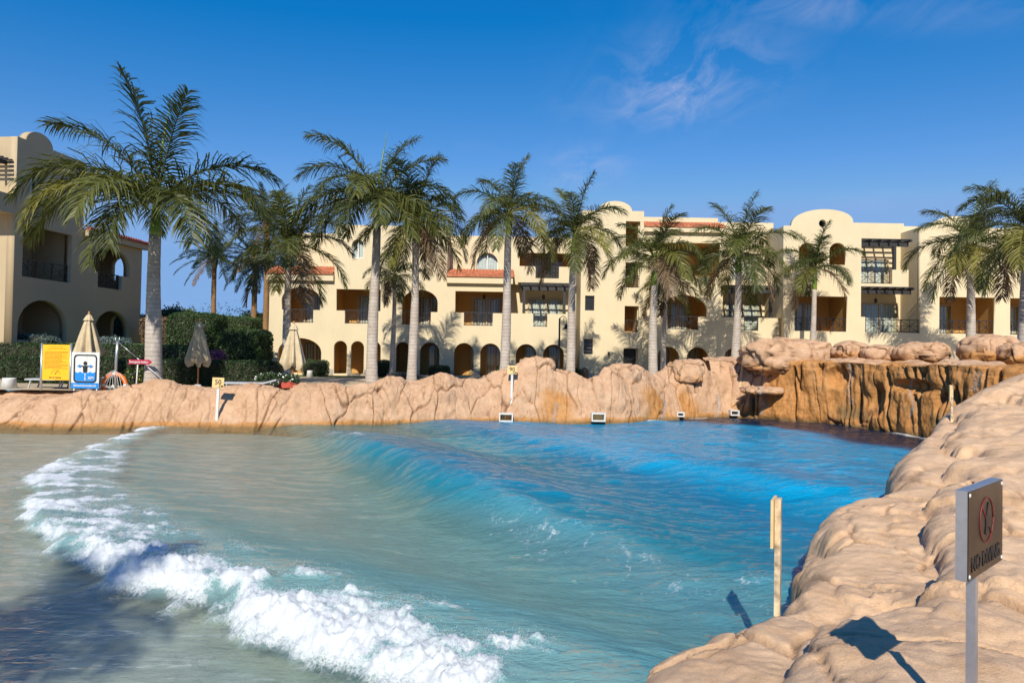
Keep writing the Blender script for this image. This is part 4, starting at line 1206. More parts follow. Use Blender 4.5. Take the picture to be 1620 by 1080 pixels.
glass_door(hotel, q0 + 0.5, q0 + 2.3, y3 + 2.39, 6.92, 8.9, 2)
railing(hotel, q0 + 0.05, q1 - 0.05, y3 + 0.17, 6.96, 7.75)
cornice(m0, m1 + 0.1, y3, ze - 0.10, ze + 0.22)
tile_roof('tile_roof', hotel, m0, m1 + 0.15, y3 - 0.36, y3 + 1.5, ze + 0.32, ze + 0.85, M_ROOF)
MB().box(m0, m1 + 0.2, y3 + 1.45, y3 + 1.8, ze - 0.2, mz(1090, 345, 47)).build('parapet', M_WALL, hotel)
# pergola balconies right of it
bb3 = y3 + 2.4
ztp = mz(1180, 352, 47.8)
wall_part('balcony_wall', hotel, [(m1, ZF1), (m2, ZF1), (m2, ztp), (m1, ztp)], [], bb3, 0.3, M_WALL)
MB().box(m1, m1 + 0.25, y3 + TH + 0.003, bb3 - 0.003, ZR1 - 0.4, ze).build('side_wall', M_WALL, hotel)
MB().box(m1 + 0.003, m2, y3 + TH + 0.003, bb3 - 0.003, ZF1 - 0.14, ZF1).build('balcony_floor', M_WALL, hotel)
glass_door(hotel, at(1146, 490, 47.8).x, at(1205, 490, 47.8).x, bb3 - 0.01, ZF1 + 0.01, ZF1 + 2.1, 2)
glass_door(hotel, at(1152, 420, 47.8).x, at(1205, 420, 47.8).x, bb3 - 0.01, 6.95, 8.95, 2)
railing(hotel, n0, n1, y3 + 0.17, ZF1 + 0.01, ZR1 + 0.02, 1)
pergola(hotel, mx(1141, 455), mx(1236, 455), bb3 - 0.01, y3 + 0.05, 5.95, [mx(1157, 470), mx(1221, 470)], ZR1)
s0, s1 = mx(1141, 435), mx(1240, 435)
u0_, u1_ = mx(1154, 435), mx(1203, 435)
wall_part('parapet', hotel, [(s0, 6.55), (s1, 6.55), (s1, 7.75), (u1_, 7.75), (u1_, 6.9), (u0_, 6.9), (u0_, 7.75), (s0, 7.75)], [], y3 + 0.85, 0.22, M_WALL)
railing(hotel, u0_, u1_, y3 + 0.95, 6.91, 7.77, 2)
MB().box(s0, s1, y3 + 1.073, bb3 - 0.003, 6.55, 6.9).build('balcony_floor', M_WALL, hotel)
MB().box(m0, m2, bb3 + 0.45, 12, ZG, ztp - 0.3).build('rear_wall', M_WALL, hotel)

# ---- gable block
D5 = 44.4; y5 = D5 - 45
def gx(x, y=480): return at(x, y, D5).x
def gz(x, y): return at(x, y, D5).z - GZ
b0, b1 = gx(1240), gx(1362)
zp5 = gz(1390, 353); zl5 = gz(1246, 357)
ga0, ga1, gt = gx(1253, 354), gx(1350, 353), gz(1301, 331)
hs = [arch(gx(1264, 400), gx(1289.5, 400), gz(1277, 419), gz(1277, 384)), arch(gx(1312, 400), gx(1339, 400), gz(1325, 419), gz(1325, 384)),
      rect(gx(1257, 495), gx(1341, 495), ZF1, gz(1300, 468.5))]
rc = gx(1301.5, 353); rzc = gz(1301.5, 353.5)
hs.append([(rc + 0.25 * math.cos(2 * math.pi * k / 20), rzc + 0.25 * math.sin(2 * math.pi * k / 20)) for k in range(20)])
out = [(b0, ZG), (b1, ZG), (b1, zp5), (ga1, zp5)]
for k in range(1, 20):
    t = math.pi * k / 20
    zb = zp5 + (zl5 - zp5) * k / 20
    out.append(((ga0 + ga1) / 2 + (ga1 - ga0) / 2 * math.cos(t), zb + (gt - (zp5 + zl5) / 2) * math.sin(t) ** 0.85))
out += [(ga0, zl5), (b0, zl5)]
wall_part('gable_wall', hotel, out, hs, y5, TH, M_WALL)
MB().box(b0, b0 + 0.3, y5 + TH + 0.003, bb3 - 0.003, ZR1, zl5 - 0.002).build('side_wall', M_WALL, hotel)
MB().box(b1 - 0.3, b1, y5 + TH + 0.003, 2.2, ZF1, zp5 - 0.002).build('side_wall', M_WALL, hotel)
recess('balcony_recess', hotel, gx(1257, 495) - 0.05, gx(1341, 495) + 0.05, ZF1 - 0.02, gz(1300, 468.5) + 0.12, y5 + TH + 0.002, y5 + 2.7)
glass_door(hotel, gx(1258, 495) + 0.1, gx(1320, 495), y5 + 2.69, ZF1, ZF1 + 2.1, 3)
railing(hotel, gx(1257.5, 515), gx(1340.5, 515), y5 + 0.17, ZF1 + 0.01, ZR1 + 0.02, 4)
recess('balcony_recess', hotel, gx(1262, 400), gx(1342, 400), gz(1300, 425), gz(1300, 380), y5 + TH + 0.002, y5 + 2.3)
MB().box(rc - 0.6, rc + 0.6, y5 + TH + 0.4, y5 + TH + 0.5, rzc - 0.6, rzc + 0.6).build('vent_box', M_DARKWOOD, hotel)
MB().box(b0 + 0.31, b1 - 0.31, y5 + 2.9, 12, ZG, zp5 - 0.4).build('rear_wall', M_WALL, hotel)
MB().box(b0 + 0.31, b1 - 0.31, y5 + TH + 0.02, y5 + 2.89, zl5 - 0.55, zl5 - 0.4).build('flat_roof', M_WALL, hotel)

# ---- pergola balconies between the gable block and the last block
D6 = 46.7; y6 = D6 - 45
c0, c1 = gx(1362), gx(1456)
wall_part('front_wall', hotel, [(c0 + 0.003, ZG), (c1 - 0.003, ZG), (c1 - 0.003, ZF1), (c0 + 0.003, ZF1)], [], y5 + 0.02, TH, M_WALL)
MB().box(c0 + 0.003, c1 - 0.003, y5 + 0.02 + TH + 0.002, y6 - 0.003, ZF1 - 0.14, ZF1 - 0.001).build('balcony_floor', M_WALL, hotel)
z6 = at(1395, 353, D6).z - GZ; z6b = at(1440, 358, D6).z - GZ
xk = at(1430, 355, D6).x
wall_part('balcony_wall', hotel, [(c0 - 0.2, ZF1), (c1 + 1.2, ZF1), (c1 + 1.2, z6b), (xk, z6b), (xk, z6), (c0 - 0.2, z6)], [], y6, 0.3, M_WALL)
MB().box(c0 - 0.2, c1 + 1.2, y6 + 0.32, 12, ZG, z6b - 0.3).build('rear_wall', M_WALL, hotel)
glass_door(hotel, at(1361, 500, D6).x, at(1420, 500, D6).x, y6 - 0.01, ZF1 + 0.01, ZF1 + 2.1, 2)
f2 = gz(1390, 448)
glass_door(hotel, at(1352, 425, D6).x, at(1405, 425, D6).x, y6 - 0.01, f2 + 0.01, f2 + 1.95, 2)
railing(hotel, gx(1370, 515), gx(1457, 515) - 0.02, y5 + 0.2, ZF1 + 0.01, ZR1 + 0.0, 3)
MB().box(c0 + 0.004, gx(1369, 515), y5 + 0.02, y5 + 0.3, ZF1 + 0.001, ZR1 + 0.12).build('pier', M_WALL, hotel)
pergola(hotel, gx(1362, 460) + 0.02, gx(1447, 460), y6 - 0.01, y5 + 0.3, gz(1400, 464), [], ZR1)
lantern(hotel, gx(1401, 470), y5 + 1.2, gz(1400, 464))
MB().box(c0 + 0.004, gx(1441, 450), y5 + 0.25, y6 - 0.003, f2 - 0.28, f2).build('balcony_floor', M_WALL, hotel)
MB().box(gx(1415, 436), gx(1441, 436), y5 + 0.25, y5 + 0.55, f2 + 0.001, gz(1425, 426)).build('pier', M_WALL, hotel)
MB().box(gx(1441, 436) - 0.22, gx(1441, 436), y5 + 0.551, y6 - 0.003, f2 + 0.001, gz(1425, 426)).build('parapet', M_WALL, hotel)
railing(hotel, gx(1364, 436), gx(1414, 436), y5 + 0.4, f2 + 0.01, gz(1390, 427), 2)
pergola(hotel, gx(1362, 385) + 0.02, gx(1443, 385), y6 - 0.01, y5 + 0.3, gz(1400, 388), [gx(1421, 400)], gz(1425, 426))
lantern(hotel, gx(1382, 392), y5 + 1.2, gz(1400, 388))

# ---- last block at the right edge
e0, e1 = gx(1456), gx(1780)
zp7 = gz(1470, 359)
hs = [rect(gx(1486, 500), gx(1575, 500), ZF1, gz(1530, 470)), rect(gx(1598, 500), gx(1690, 500), ZF1, gz(1640, 472))]
k0, k1, kt = gx(1476, 360), gx(1548, 360), gz(1512, 342)
out = [(e0, ZG), (e1, ZG), (e1, zp7), (k1, zp7)]
for k in range(1, 16):
    t = math.pi * k / 16
    out.append(((k0 + k1) / 2 + (k1 - k0) / 2 * math.cos(t), zp7 + (kt - zp7) * math.sin(t)))
out += [(k0, zp7), (e0, zp7)]
wall_part('gable_wall', hotel, out, hs, y5, TH, M_WALL)
MB().box(e0, e0 + 0.3, y5 + TH + 0.003, y6 - 0.003, ZF1, zp7 - 0.002).build('side_wall', M_WALL, hotel)
for a, b in ((1486, 1575), (1598, 1690)):
    recess('balcony_recess', hotel, gx(a, 500) - 0.05, gx(b, 500) + 0.05, ZF1 - 0.02, gz(1530, 469) + 0.1, y5 + TH + 0.002, y5 + 2.6)
    glass_door(hotel, gx(a, 500) + 0.1, gx(b, 500) - 1.2, y5 + 2.59, ZF1, ZF1 + 2.1, 2)
    railing(hotel, gx(a + 0.5, 515), gx(b - 0.5, 515), y5 + 0.17, ZF1 + 0.01, ZR1 + 0.02, 4)
MB().box(e0 + 0.31, e1, y5 + 2.8, 12, ZG, zp7 - 0.3).build('rear_wall', M_WALL, hotel)
MB().box(e0 + 0.31, e1, y5 + TH + 0.02, y5 + 2.79, zp7 - 0.5, zp7 - 0.35).build('flat_roof', M_WALL, hotel)

# ------------------------------------------------------------------ the building at the left, in shade
LZ = 3.05
lb = empty('side_building', (-23.83, 32.5, LZ), math.atan2(1, 0.098), 'shaded cream building with arched openings at the left edge behind hedges', 'building')
# local x runs along the wall away from the camera, local y into the building, outward face at y = 0
def lu(x):
    t = (x - 810 + 0.0175 * -60) / FPX
    Y_ = 27.02 / (0.098 - t)
    return (Y_ - 32.5) * math.hypot(1, 0.098)
Llen = lu(222)
la, lbx = lu(128), Llen
ZFL = 3.1; ZTOP = 9.75; ZEV = 6.05
hs = [arch(lu(28), lu(106), 0.02, 2.05, 1.35), arch(lu(150), lu(205), 0.02, 1.85, 1.2),
      rect(lu(32.5), lu(110), ZFL, ZFL + 2.55), arch(lu(146), lu(203), ZFL + 0.85, ZFL + 2.35, 0.95, (lu(153), lu(191), ZFL)),
      arch(lu(41), lu(59), 6.9, 8.5), arch(lu(91), lu(106), 6.9, 8.5)]
o0, o1 = lu(33), lu(76)
out = [(0, -0.3), (Llen, -0.3), (Llen, ZEV), (la, ZEV), (la, ZTOP)]
for k in range(0, 17):
    t = math.pi * k / 16
    out.append(((o0 + o1) / 2 + (o1 - o0) / 2 * math.cos(t), ZTOP + 0.6 * math.sin(t)))
out += [(0, ZTOP)]
wall_part('side_wall', lb, out, hs, 0, 0.4, M_WALL_SHADE)
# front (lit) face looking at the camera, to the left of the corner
MB().box(0.002, 0.4, 0.402, 9, -0.3, ZTOP - 0.01).build('front_wall', M_WALL_SHADE, lb)
pz = 6.15 + 2.25
pg = MB()
for k in range(6): pg.box(-1.3, -0.003, 0.5 + 0.75 * k, 0.62 + 0.75 * k, pz, pz + 0.16)
for k in range(5): pg.box(-1.2 + 0.26 * k, -1.1 + 0.26 * k, 0.15, 4.5, pz + 0.162, pz + 0.22)
pg.build('pergola', M_DARKWOOD, lb)
MB().box(-1.3, -0.004, 0.0, 5, 6.0, 6.9).build('balcony', M_WALL_SHADE, lb)
# far end wall with see-through arches
def endwall():
    me = fill_shape('end_wall', [(0.402, -0.3), (6.0, -0.3), (6.0, ZEV), (0.402, ZEV)], [arch(0.75, 1.75, 0.02, 1.75), arch(0.75, 1.75, ZFL + 0.75, ZFL + 2.15)], 0.3)
    n = len(me.vertices); co = np.zeros(n * 3, np.float32); me.vertices.foreach_get('co', co); co = co.reshape(-1, 3)
    me.vertices.foreach_set('co', np.stack([Llen - 0.15 + co[:, 2], co[:, 0], co[:, 1]], -1).astype(np.float32).ravel())
    bm = bmesh.new(); bm.from_mesh(me); bmesh.ops.remove_doubles(bm, verts=bm.verts, dist=0.0005); bmesh.ops.recalc_face_normals(bm, faces=bm.faces); bm.to_mesh(me); bm.free()
    mobj('end_wall', me, M_WALL_SHADE, lb)
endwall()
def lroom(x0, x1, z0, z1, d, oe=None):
    recess('balcony_recess', lb, x0, x1, z0, z1, 0.402, d, M_WALL_SHADE, oe)
lroom(lu(26), lu(108), 0.0, 2.6, 2.6); lroom(lu(30), lu(113), ZFL - 0.02, ZFL + 2.7, 2.4)
lroom(lu(146), Llen - 0.31, 0.0, 2.4, 2.4, 'x1'); lroom(lu(143), Llen - 0.31, ZFL - 0.02, ZFL + 2.5, 2.4, 'x1')
railing(lb, lu(32.5), lu(110), 0.2, ZFL + 0.01, ZFL + 0.92)
railing(lb, lu(153), lu(191), 0.2, ZFL + 0.01, ZFL + 0.88)
pane_window(lb, lu(41), lu(59), 0.25, 6.9, 8.5); pane_window(lb, lu(91), lu(106), 0.25, 6.9, 8.5)
MB().box(la + 0.003, Llen + 0.25, -0.3, -0.003, ZEV - 0.28, ZEV + 0.02).build('cornice', M_WALL_SHADE, lb)
tile_roof('tile_roof', lb, la + 0.003, Llen + 0.3, -0.4, 2.6, ZEV + 0.12, ZEV + 0.85, M_ROOF_L)
MB().box(la - 0.3, la, 0.402, 6, ZEV - 0.3, ZTOP - 0.01).build('side_wall', M_WALL_SHADE, lb)
MB().box(0.41, la - 0.31, 2.75, 8.9, -0.3, ZTOP - 0.3).build('rear_wall', M_WALL_SHADE, lb)
MB().box(0.41, la - 0.31, 0.41, 2.74, ZTOP - 0.5, ZTOP - 0.35).build('flat_roof', M_WALL_SHADE, lb)
MB().box(0.41, la - 0.31, 0.9, 1.0, 6.3, 9.0).build('inner_wall', M_DARKWOOD, lb)
# ------------------------------------------------------------------ palms
def frond_mesh(name, th0, droop, L, nl, ll, wdt, sd, plume=0.5, stiff=0.0, pet=0.10):
    """arching palm frond in the local XZ plane starting at the origin and heading along +X"""
    rg = np.random.default_rng(sd)
    n = 26
    t = np.linspace(0, 1, n); th = np.radians(th0) - np.radians(droop) * t ** 1.35
    ds = L / (n - 1)
    x = np.concatenate([[0], np.cumsum(np.cos(th[:-1]) * ds)]); z = np.concatenate([[0], np.cumsum(np.sin(th[:-1]) * ds)])
    y = 0.06 * L * np.sin(t * 2.2 + sd) * t * rg.uniform(-1, 1)
    mb = MB()
    rr = 0.035 * (1 - 0.85 * t) * (L / 3.5)
    mb.tube([(x[i], y[i], z[i]) for i in range(0, n, 2)] + [(x[-1], y[-1], z[-1])], [rr[i] for i in range(0, n, 2)] + [rr[-1]], 5, False)
    V = []; F = []
    for side in (-1, 1):
        for k in range(nl):
            s = pet + (1 - pet) * (k + rg.uniform(-0.3, 0.3)) / (nl - 1)
            s = min(max(s, pet), 0.999)
            p = np.array([np.interp(s, t, x), np.interp(s, t, y), np.interp(s, t, z)])
            a = np.interp(s, t, th)
            T = np.array([math.cos(a), 0, math.sin(a)]); Nn = np.array([-math.sin(a), 0, math.cos(a)]); Sd = np.array([0, side, 0])
            lay = rg.uniform(-1, 1) * plume
            fwd = 0.35 + 0.75 * s + rg.uniform(-0.12, 0.12)
            d0 = Sd * 0.85 + T * fwd + Nn * (0.25 + lay)
            d0 /= np.linalg.norm(d0)
            g = np.array([0, 0, -1.0])
            l = ll * (0.55 + 0.75 * math.sin(math.pi * min(1, (s * 0.90 + 0.08))) ** 0.7 - 0.25 * s) * rg.uniform(0.85, 1.12)
            w = wdt * rg.uniform(0.8, 1.15)
            sag = (0.55 + 0.5 * rg.random()) * (1 - stiff)
            d1 = d0 + g * sag * 0.55; d1 /= np.linalg.norm(d1)
            d2 = d0 + g * sag * 1.5; d2 /= np.linalg.norm(d2)
            wv = np.cross(d0, Nn + rg.normal(0, 0.45, 3)); wv /= (np.linalg.norm(wv) + 1e-9)
            p1 = p + d0 * l * 0.30; p2 = p1 + d1 * l * 0.38; p3 = p2 + d2 * l * 0.32
            b = len(V)
            V += [p - wv * w * 0.3, p + wv * w * 0.3, p1 - wv * w * 0.5, p1 + wv * w * 0.5, p2 - wv * w * 0.36, p2 + wv * w * 0.36, p3]
            F += [(b, b + 1, b + 3, b + 2), (b + 2, b + 3, b + 5, b + 4), (b + 4, b + 5, b + 6)]
    mb.add(V, F)
    return mb.mesh(name)
ROYAL = []      # (start elevation, mesh)
for k, (e, d) in enumerate(((84, 26), (78, 48), (72, 72), (62, 66), (55, 98), (46, 86), (38, 104), (28, 92), (18, 96), (6, 84), (-6, 76), (-22, 62), (-40, 45))):
    for v in range(2):
        ROYAL.append((e, frond_mesh('frond', e + 3 * v, d + 7 * v, 3.5, 82, 0.95, 0.042, 100 + k * 7 + v)))
DATE = []
for k, (e, d) in enumerate(((80, 40), (62, 52), (46, 62), (30, 68), (12, 62), (-8, 50), (-35, 35))):
    DATE.append((e, frond_mesh('frond', e, d, 3.2, 62, 0.48, 0.038, 500 + k, 0.35, 0.6, 0.12)))
def trunk_mesh(H, r0, r1, lean, sd, kind='royal'):
    rg = random.Random(sd); pts = []; rad = []
    n = 26
    for i in range(n + 1):
        t = i / n
        pts.append((lean[0] * t + 0.03 * math.sin(t * 5 + sd), lean[1] * t, H * t))
        if kind == 'royal':
            r = r0 + (r1 - r0) * t + 0.10 * r0 * math.exp(-((t - 0.35) / 0.25) ** 2) + 0.35 * r0 * math.exp(-t * 14)
            rad.append(r * (1 + 0.02 * (i % 2)))
        else:
            rad.append((r0 + (r1 - r0) * t) * (1.0 + 0.06 * (i % 2)) + (0.10 * sstep(0.9, 0.98, t) if t > 0.8 else 0))
    return MB().tube(pts, [float(v) for v in rad], 18).mesh('trunk')
def palm(label, bx_, cx_, cy, D, wpx, L, sd, nf=17, kind='royal', specs=None, shaft=1.0, spear=0, dry=2, yellow=2, base_z=None, dead=False, elo=-35, group='royal palms along the pool'):
    rg = random.Random(sd)
    b = at(bx_, 600, D); top = at(cx_, cy, D)
    bz = GZ if base_z is None else base_z
    H = top.z - bz
    root = empty('royal_palm' if kind == 'royal' else 'date_palm', (b.x, D, bz - 0.02), 0, label, 'palm tree', group)
    lean = (top.x - b.x, 0)
    r = wpx * D / FPX / 2
    sh = shaft if kind == 'royal' else 0.0
    Ht = H - sh
    k = Ht / H
    mobj('trunk', trunk_mesh(Ht, r, r * (0.72 if kind == 'royal' else 0.9), (lean[0] * k, 0), sd, kind), M_TRUNK if kind == 'royal' else M_DTRUNK, root)
    cb = MB()
    if kind == 'royal':
        r1 = r * 0.74
        cb.tube([(lean[0] * k, 0, Ht - 0.05), (lean[0] * k, 0, Ht + 0.15), (lean[0] * (k + 1) / 2, 0, Ht + sh * 0.5), (lean[0], 0, H - 0.1), (lean[0], 0, H + 0.25)], [r1 * 0.95, r1 * 1.05, r1 * 0.85, r1 * 0.55, r1 * 0.3], 14)
        if spear: cb.tube([(lean[0], 0, H), (lean[0] + 0.04 * spear, 0, H + spear * 0.5), (lean[0] + 0.12 * spear, 0, H + spear)], [0.05, 0.045, 0.008], 6)
    else:
        cb.lathe([(r * 1.15, -0.7), (r * 1.5, -0.35), (r * 1.35, 0.0), (r * 0.6, 0.35), (0.02, 0.5)], 14, (lean[0], 0, H))
    crown = cb.build('crown', M_SHAFT if kind == 'royal' else M_DTRUNK, root)
    lib = ROYAL if kind == 'royal' else DATE
    Lr = 3.5 if kind == 'royal' else 3.2
    if specs is None:
        specs = []
        for i in range(nf):
            t = i / (nf - 1)
            specs.append((i * 137.5 + rg.uniform(-18, 18), 86 - (86 - elo) * t ** 0.9 + rg.uniform(-6, 6), rg.uniform(0.88, 1.08)))
    for i, (az, el, sc) in enumerate(specs):
        best = sorted(lib, key=lambda q: abs(q[0] - el))[:2]
        me = rg.choice(best)[1]
        f = bpy.data.objects.new('frond', me)
        m = M_FROND if kind == 'royal' else M_DATE
        if el < -20 and dry > 0 and i >= len(specs) - dry: m = M_FROND_D
        elif kind == 'royal' and i in [len(specs) * 6 // 10 + q * 3 for q in range(yellow)]: m = M_FROND_Y
        if not me.materials: me.materials.append(M_FROND)
        link(f, crown)
        f.material_slots[0].link = 'OBJECT'; f.material_slots[0].material = m
        q = R(az)
        f.location = (lean[0] + math.cos(q) * r * 0.35, math.sin(q) * r * 0.35, H - 0.02 + 0.12 * rg.random())
        f.rotation_euler = (rg.uniform(-0.25, 0.25) * 0.4, 0, q)
        s_ = L / Lr * sc
        f.scale = (s_, s_, s_)
    return root
big = [(178, 83, 1.12), (182, 60, 1.10), (320, 80, 0.95), (175, 40, 1.1), (205, 34, 1.1), (4, 48, 1.05), (350, 28, 1.08), (20, 30, 1.0), (265, 22, 1.0), (310, 10, 1.05),
       (225, 14, 1.05), (188, 18, 1.1), (270, -6, 0.95), (335, -2, 0.9), (245, -20, 0.85), (120, 25, 0.9), (60, 30, 0.9)]
palm('tallest royal palm, left, with a smooth pale trunk behind the red arrow sign', 241, 247, 318, 26, 24, 4.7, 1, specs=big, spear=4.0, shaft=1.3, dry=0, yellow=1)
p3 = [(186, 72, 1.1), (182, 56, 1.05), (40, 80, 1.0), (8, 66, 0.95), (170, 30, 1.05), (200, 20, 1.05), (230, 40, 0.9), (355, 38, 1.05), (15, 24, 1.05), (330, 10, 1.0), (270, 24, 1.0), (285, 2, 1.0), (190, 4, 1.0),
      (215, -12, 0.95), (310, -14, 0.95), (90, 40, 1), (130, 20, 1), (60, 15, 1), (350, -4, 1.0), (245, -8, 0.9), (172, -6, 0.95)]
palm('royal palm with a dark shaded trunk beside the closed parasol at the hotel corner', 453, 457, 386, 33, 13, 3.4, 2, nf=19, spear=2.4, elo=-45)
palm('tall full crowned royal palm left of the hotel centre, pale straight trunk', 588, 597, 318, 33, 16.5, 4.2, 3, specs=p3, spear=3.4, shaft=1.3, dry=0, yellow=2)
palm('small young royal palm between the two tall palms, thin trunk', 621, 624, 436, 41, 8, 2.3, 4, nf=16, elo=-50, shaft=0.7)
palm('royal palm with frond shadows spiralling on its trunk, behind the full crowned one', 652, 659, 350, 33.2, 14, 3.4, 5, nf=20, elo=-50)
palm('royal palm with a yellow frond standing behind the marker reading 90', 797, 806, 338, 33.2, 14.5, 3.1, 6, nf=18, elo=-45, yellow=3)
palm('royal palm with a bright green new leaf, right beside the black street lamp', 901, 909, 366, 35.2, 13.5, 3.1, 7, nf=18, elo=-45, spear=1.6, shaft=1.1)
palm('royal palm with a vivid green crownshaft in front of the stair tower', 1032, 1036, 406, 36.5, 14, 3.2, 8, nf=17, elo=-30, shaft=1.5)
palm('slim royal palm just right of the stair tower, crown at balcony height', 1049, 1053, 445, 41, 8.5, 2.5, 9, nf=16, elo=-50, shaft=0.8)
palm('royal palm casting its shadow on the wall, left of the broad rock outcrop', 1163, 1169, 398, 39.3, 13, 3.6, 10, nf=19, elo=-45, shaft=1.2)
palm('short royal palm in front of the gabled block with the round hole', 1282, 1290, 424, 42, 9.5, 2.9, 11, nf=15, elo=-30, spear=2.4, shaft=1.3)
palm('royal palm rising behind the squarish boulder near the right edge', 1534, 1537, 388, 37.5, 14, 3.6, 12, nf=20, elo=-50, spear=2.6, shaft=0.9)
palm('royal palm at the far right with its trunk cut by the edge of the picture', 1617, 1630, 362, 28.5, 22, 3.3, 13, nf=20, elo=-50)
for (x, cy, D, w, lab, sd) in ((337, 430, 50, 7.5, 'date palm with a knobbly orange trunk seen left of the clipped hedge gap', 21), (401, 432, 49, 8.5, 'date palm with a patterned trunk above the clipped box hedge', 22), (420, 372, 47, 9, 'tallest date palm, right against the left corner of the cream hotel', 23)):
    palm(lab, x, x + 2, cy - 22, D, w, 2.9, sd, nf=30, kind='date', base_z=2.6, elo=-35, dry=2, group='date palms behind the hedges')

# ------------------------------------------------------------------ hedges, shrubs and trees
def leaf_cloud(P, Nn, size, sd, name, mat, parent, aspect=0.55):
    """one small folded leaf at each point, facing roughly outwards"""
    rg = np.random.default_rng(sd); n = len(P)
    d = rg.normal(0, 1, (n, 3)) + Nn * 0.6; d /= np.linalg.norm(d, axis=1, keepdims=True)
    up_ = Nn + rg.normal(0, 0.55, (n, 3)); s = np.cross(d, up_); s /= (np.linalg.norm(s, axis=1, keepdims=True) + 1e-9)
    l = size * rg.uniform(0.6, 1.25, (n, 1)); w = l * aspect / 2
    V = np.stack([P - d * l * 0.5, P + s * w, P + d * l * 0.5, P - s * w], 1).reshape(-1, 3)
    F = np.arange(n * 4).reshape(-1, 4)
    return mobj(name, npmesh(name, V, F, False), mat, parent)
def superbox(n, rad, p, sd, bottom=True):
    """points and normals on a rounded box"""
    rg = np.random.default_rng(sd)
    rad = np.array(rad)
    ar = np.array([rad[1] * rad[2], rad[0] * rad[2], rad[0] * rad[1]]); ax = rg.choice(3, n, p=ar / ar.sum())
    q = rg.uniform(-1, 1, (n, 3)); q[np.arange(n), ax] = rg.choice([-1, 1], n)
    ln = (np.abs(q) ** p).sum(1) ** (1 / p)
    u = q / ln[:, None]
    nn = np.sign(u) * np.abs(u) ** (p - 1) / rad; nn /= np.linalg.norm(nn, axis=1, keepdims=True)
    return u * rad, nn
def shrub(name, loc, rad, n, size, mat, label, cat, sd, p=6, rough=0.08, rz=0.0, group=None, core=True, extra=None, stems=None):
    root = empty(name, (loc[0], loc[1], loc[2]), rz, label, cat, group)
    P, nn = superbox(n, rad, p, sd)
    rg = np.random.default_rng(sd + 1)
    P = P + nn * (rough * (fbm(P * 1.6 + sd, 3, sd)[:, None] * 1.4 + rg.normal(0, 0.35, (n, 1)))) - nn * np.abs(rg.normal(0, rough * 0.4, (n, 1)))
    P[:, 2] += rad[2]
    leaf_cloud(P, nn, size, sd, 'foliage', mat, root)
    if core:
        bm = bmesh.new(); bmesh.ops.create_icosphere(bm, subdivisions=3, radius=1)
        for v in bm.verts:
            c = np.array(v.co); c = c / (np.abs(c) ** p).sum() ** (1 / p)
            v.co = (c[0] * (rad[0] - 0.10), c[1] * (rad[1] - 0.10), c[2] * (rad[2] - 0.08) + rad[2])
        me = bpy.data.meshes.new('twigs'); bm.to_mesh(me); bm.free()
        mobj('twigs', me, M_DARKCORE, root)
    if extra:
        k, sz, m, nm = extra
        P2, n2 = superbox(k, (rad[0] * 1.02, rad[1] * 1.02, rad[2] * 1.02), p, sd + 7)
        P2[:, 2] += rad[2]; keep = n2[:, 2] > -0.2
        leaf_cloud(P2[keep], n2[keep], sz, sd + 9, nm, m, root, 0.9)
    if stems:
        for k in range(stems[0]):
            a = 2 * math.pi * k / stems[0]; r = stems[1]
            MB().tube([(0.15 * math.cos(a), 0.15 * math.sin(a), -stems[2]), (0.4 * r * math.cos(a + .3), 0.4 * r * math.sin(a + .3), -stems[2] * 0.4), (r * math.cos(a), r * math.sin(a), 0.35)], [0.05, 0.04, 0.03], 7).build('trunk', M_BARK, root)
    return root
def sx(x, D): return (x - 810) / FPX * D
shrub('hedge', (-15.9, 29.6, GZ), (5.9, 0.55, 0.56), 26000, 0.085, M_HEDGE, 'long low clipped hedge running behind the signs and the lifebuoy', 'hedge', 31, 12, 0.05)
shrub('hedge', (-21.3, 33.0, GZ), (6.6, 0.7, 0.86), 24000, 0.10, M_HEDGE, 'taller clipped hedge in the second row below the left building', 'hedge', 32, 12, 0.06)
shrub('hedge', (-17.0, 41.6, 2.4), (1.5, 0.9, 1.18), 13000, 0.10, M_TOPI, 'high clipped hedge block left of the hotel under the date palms', 'hedge', 34, 9, 0.06)
shrub('clipped_tree', (sx(313, 37), 37, 2.75), (1.35, 1.1, 0.98), 13000, 0.10, M_TOPI, 'large rounded clipped tree behind the middle parasol', 'tree', 35, 6, 0.07, stems=(4, 0.7, 0.9))
shrub('clipped_tree', (sx(388, 36.2), 36.2, 2.0), (1.25, 1.1, 0.92), 13000, 0.10, M_TOPI, 'rounded clipped tree with a dark underside beside the hotel corner', 'tree', 36, 5, 0.07, stems=(6, 0.8, 0.95))
shrub('hedge', (sx(268, 41), 41, 2.9), (1.5, 0.8, 0.85), 8000, 0.11, M_FROND_D, 'brownish clipped hedge behind the pale trunk of the tall palm', 'hedge', 37, 8, 0.08)
shrub('hedge', (-25.6, 46.5, 3.0), (3.2, 0.8, 0.98), 6000, 0.14, M_HEDGE, 'dark hedge seen through the small ground floor arch of the left building', 'hedge', 66, 8, 0.1)
shrub('tree', (sx(275, 46), 46, 3.2), (1.8, 1.4, 1.15), 7000, 0.16, M_TREE, 'loose green tree rising behind the brownish hedge', 'tree', 38, 2.4, 0.35, stems=(3, 0.6, 0.5))
shrub('tree', (sx(440, 53), 53, 2.8), (3.6, 1.4, 1.5), 9000, 0.18, M_TREE, 'dark green tree far behind the date palm trunks', 'tree', 39, 2.4, 0.4, stems=(3, 0.6, 0.5))
shrub('tree', (sx(350, 56), 56, 3.0), (3.2, 1.4, 1.7), 900, 0.16, M_TREE, 'thin leafed open tree against the sky behind the clipped trees', 'tree', 40, 2.2, 0.6, core=False, stems=(7, 1.6, 0.2))
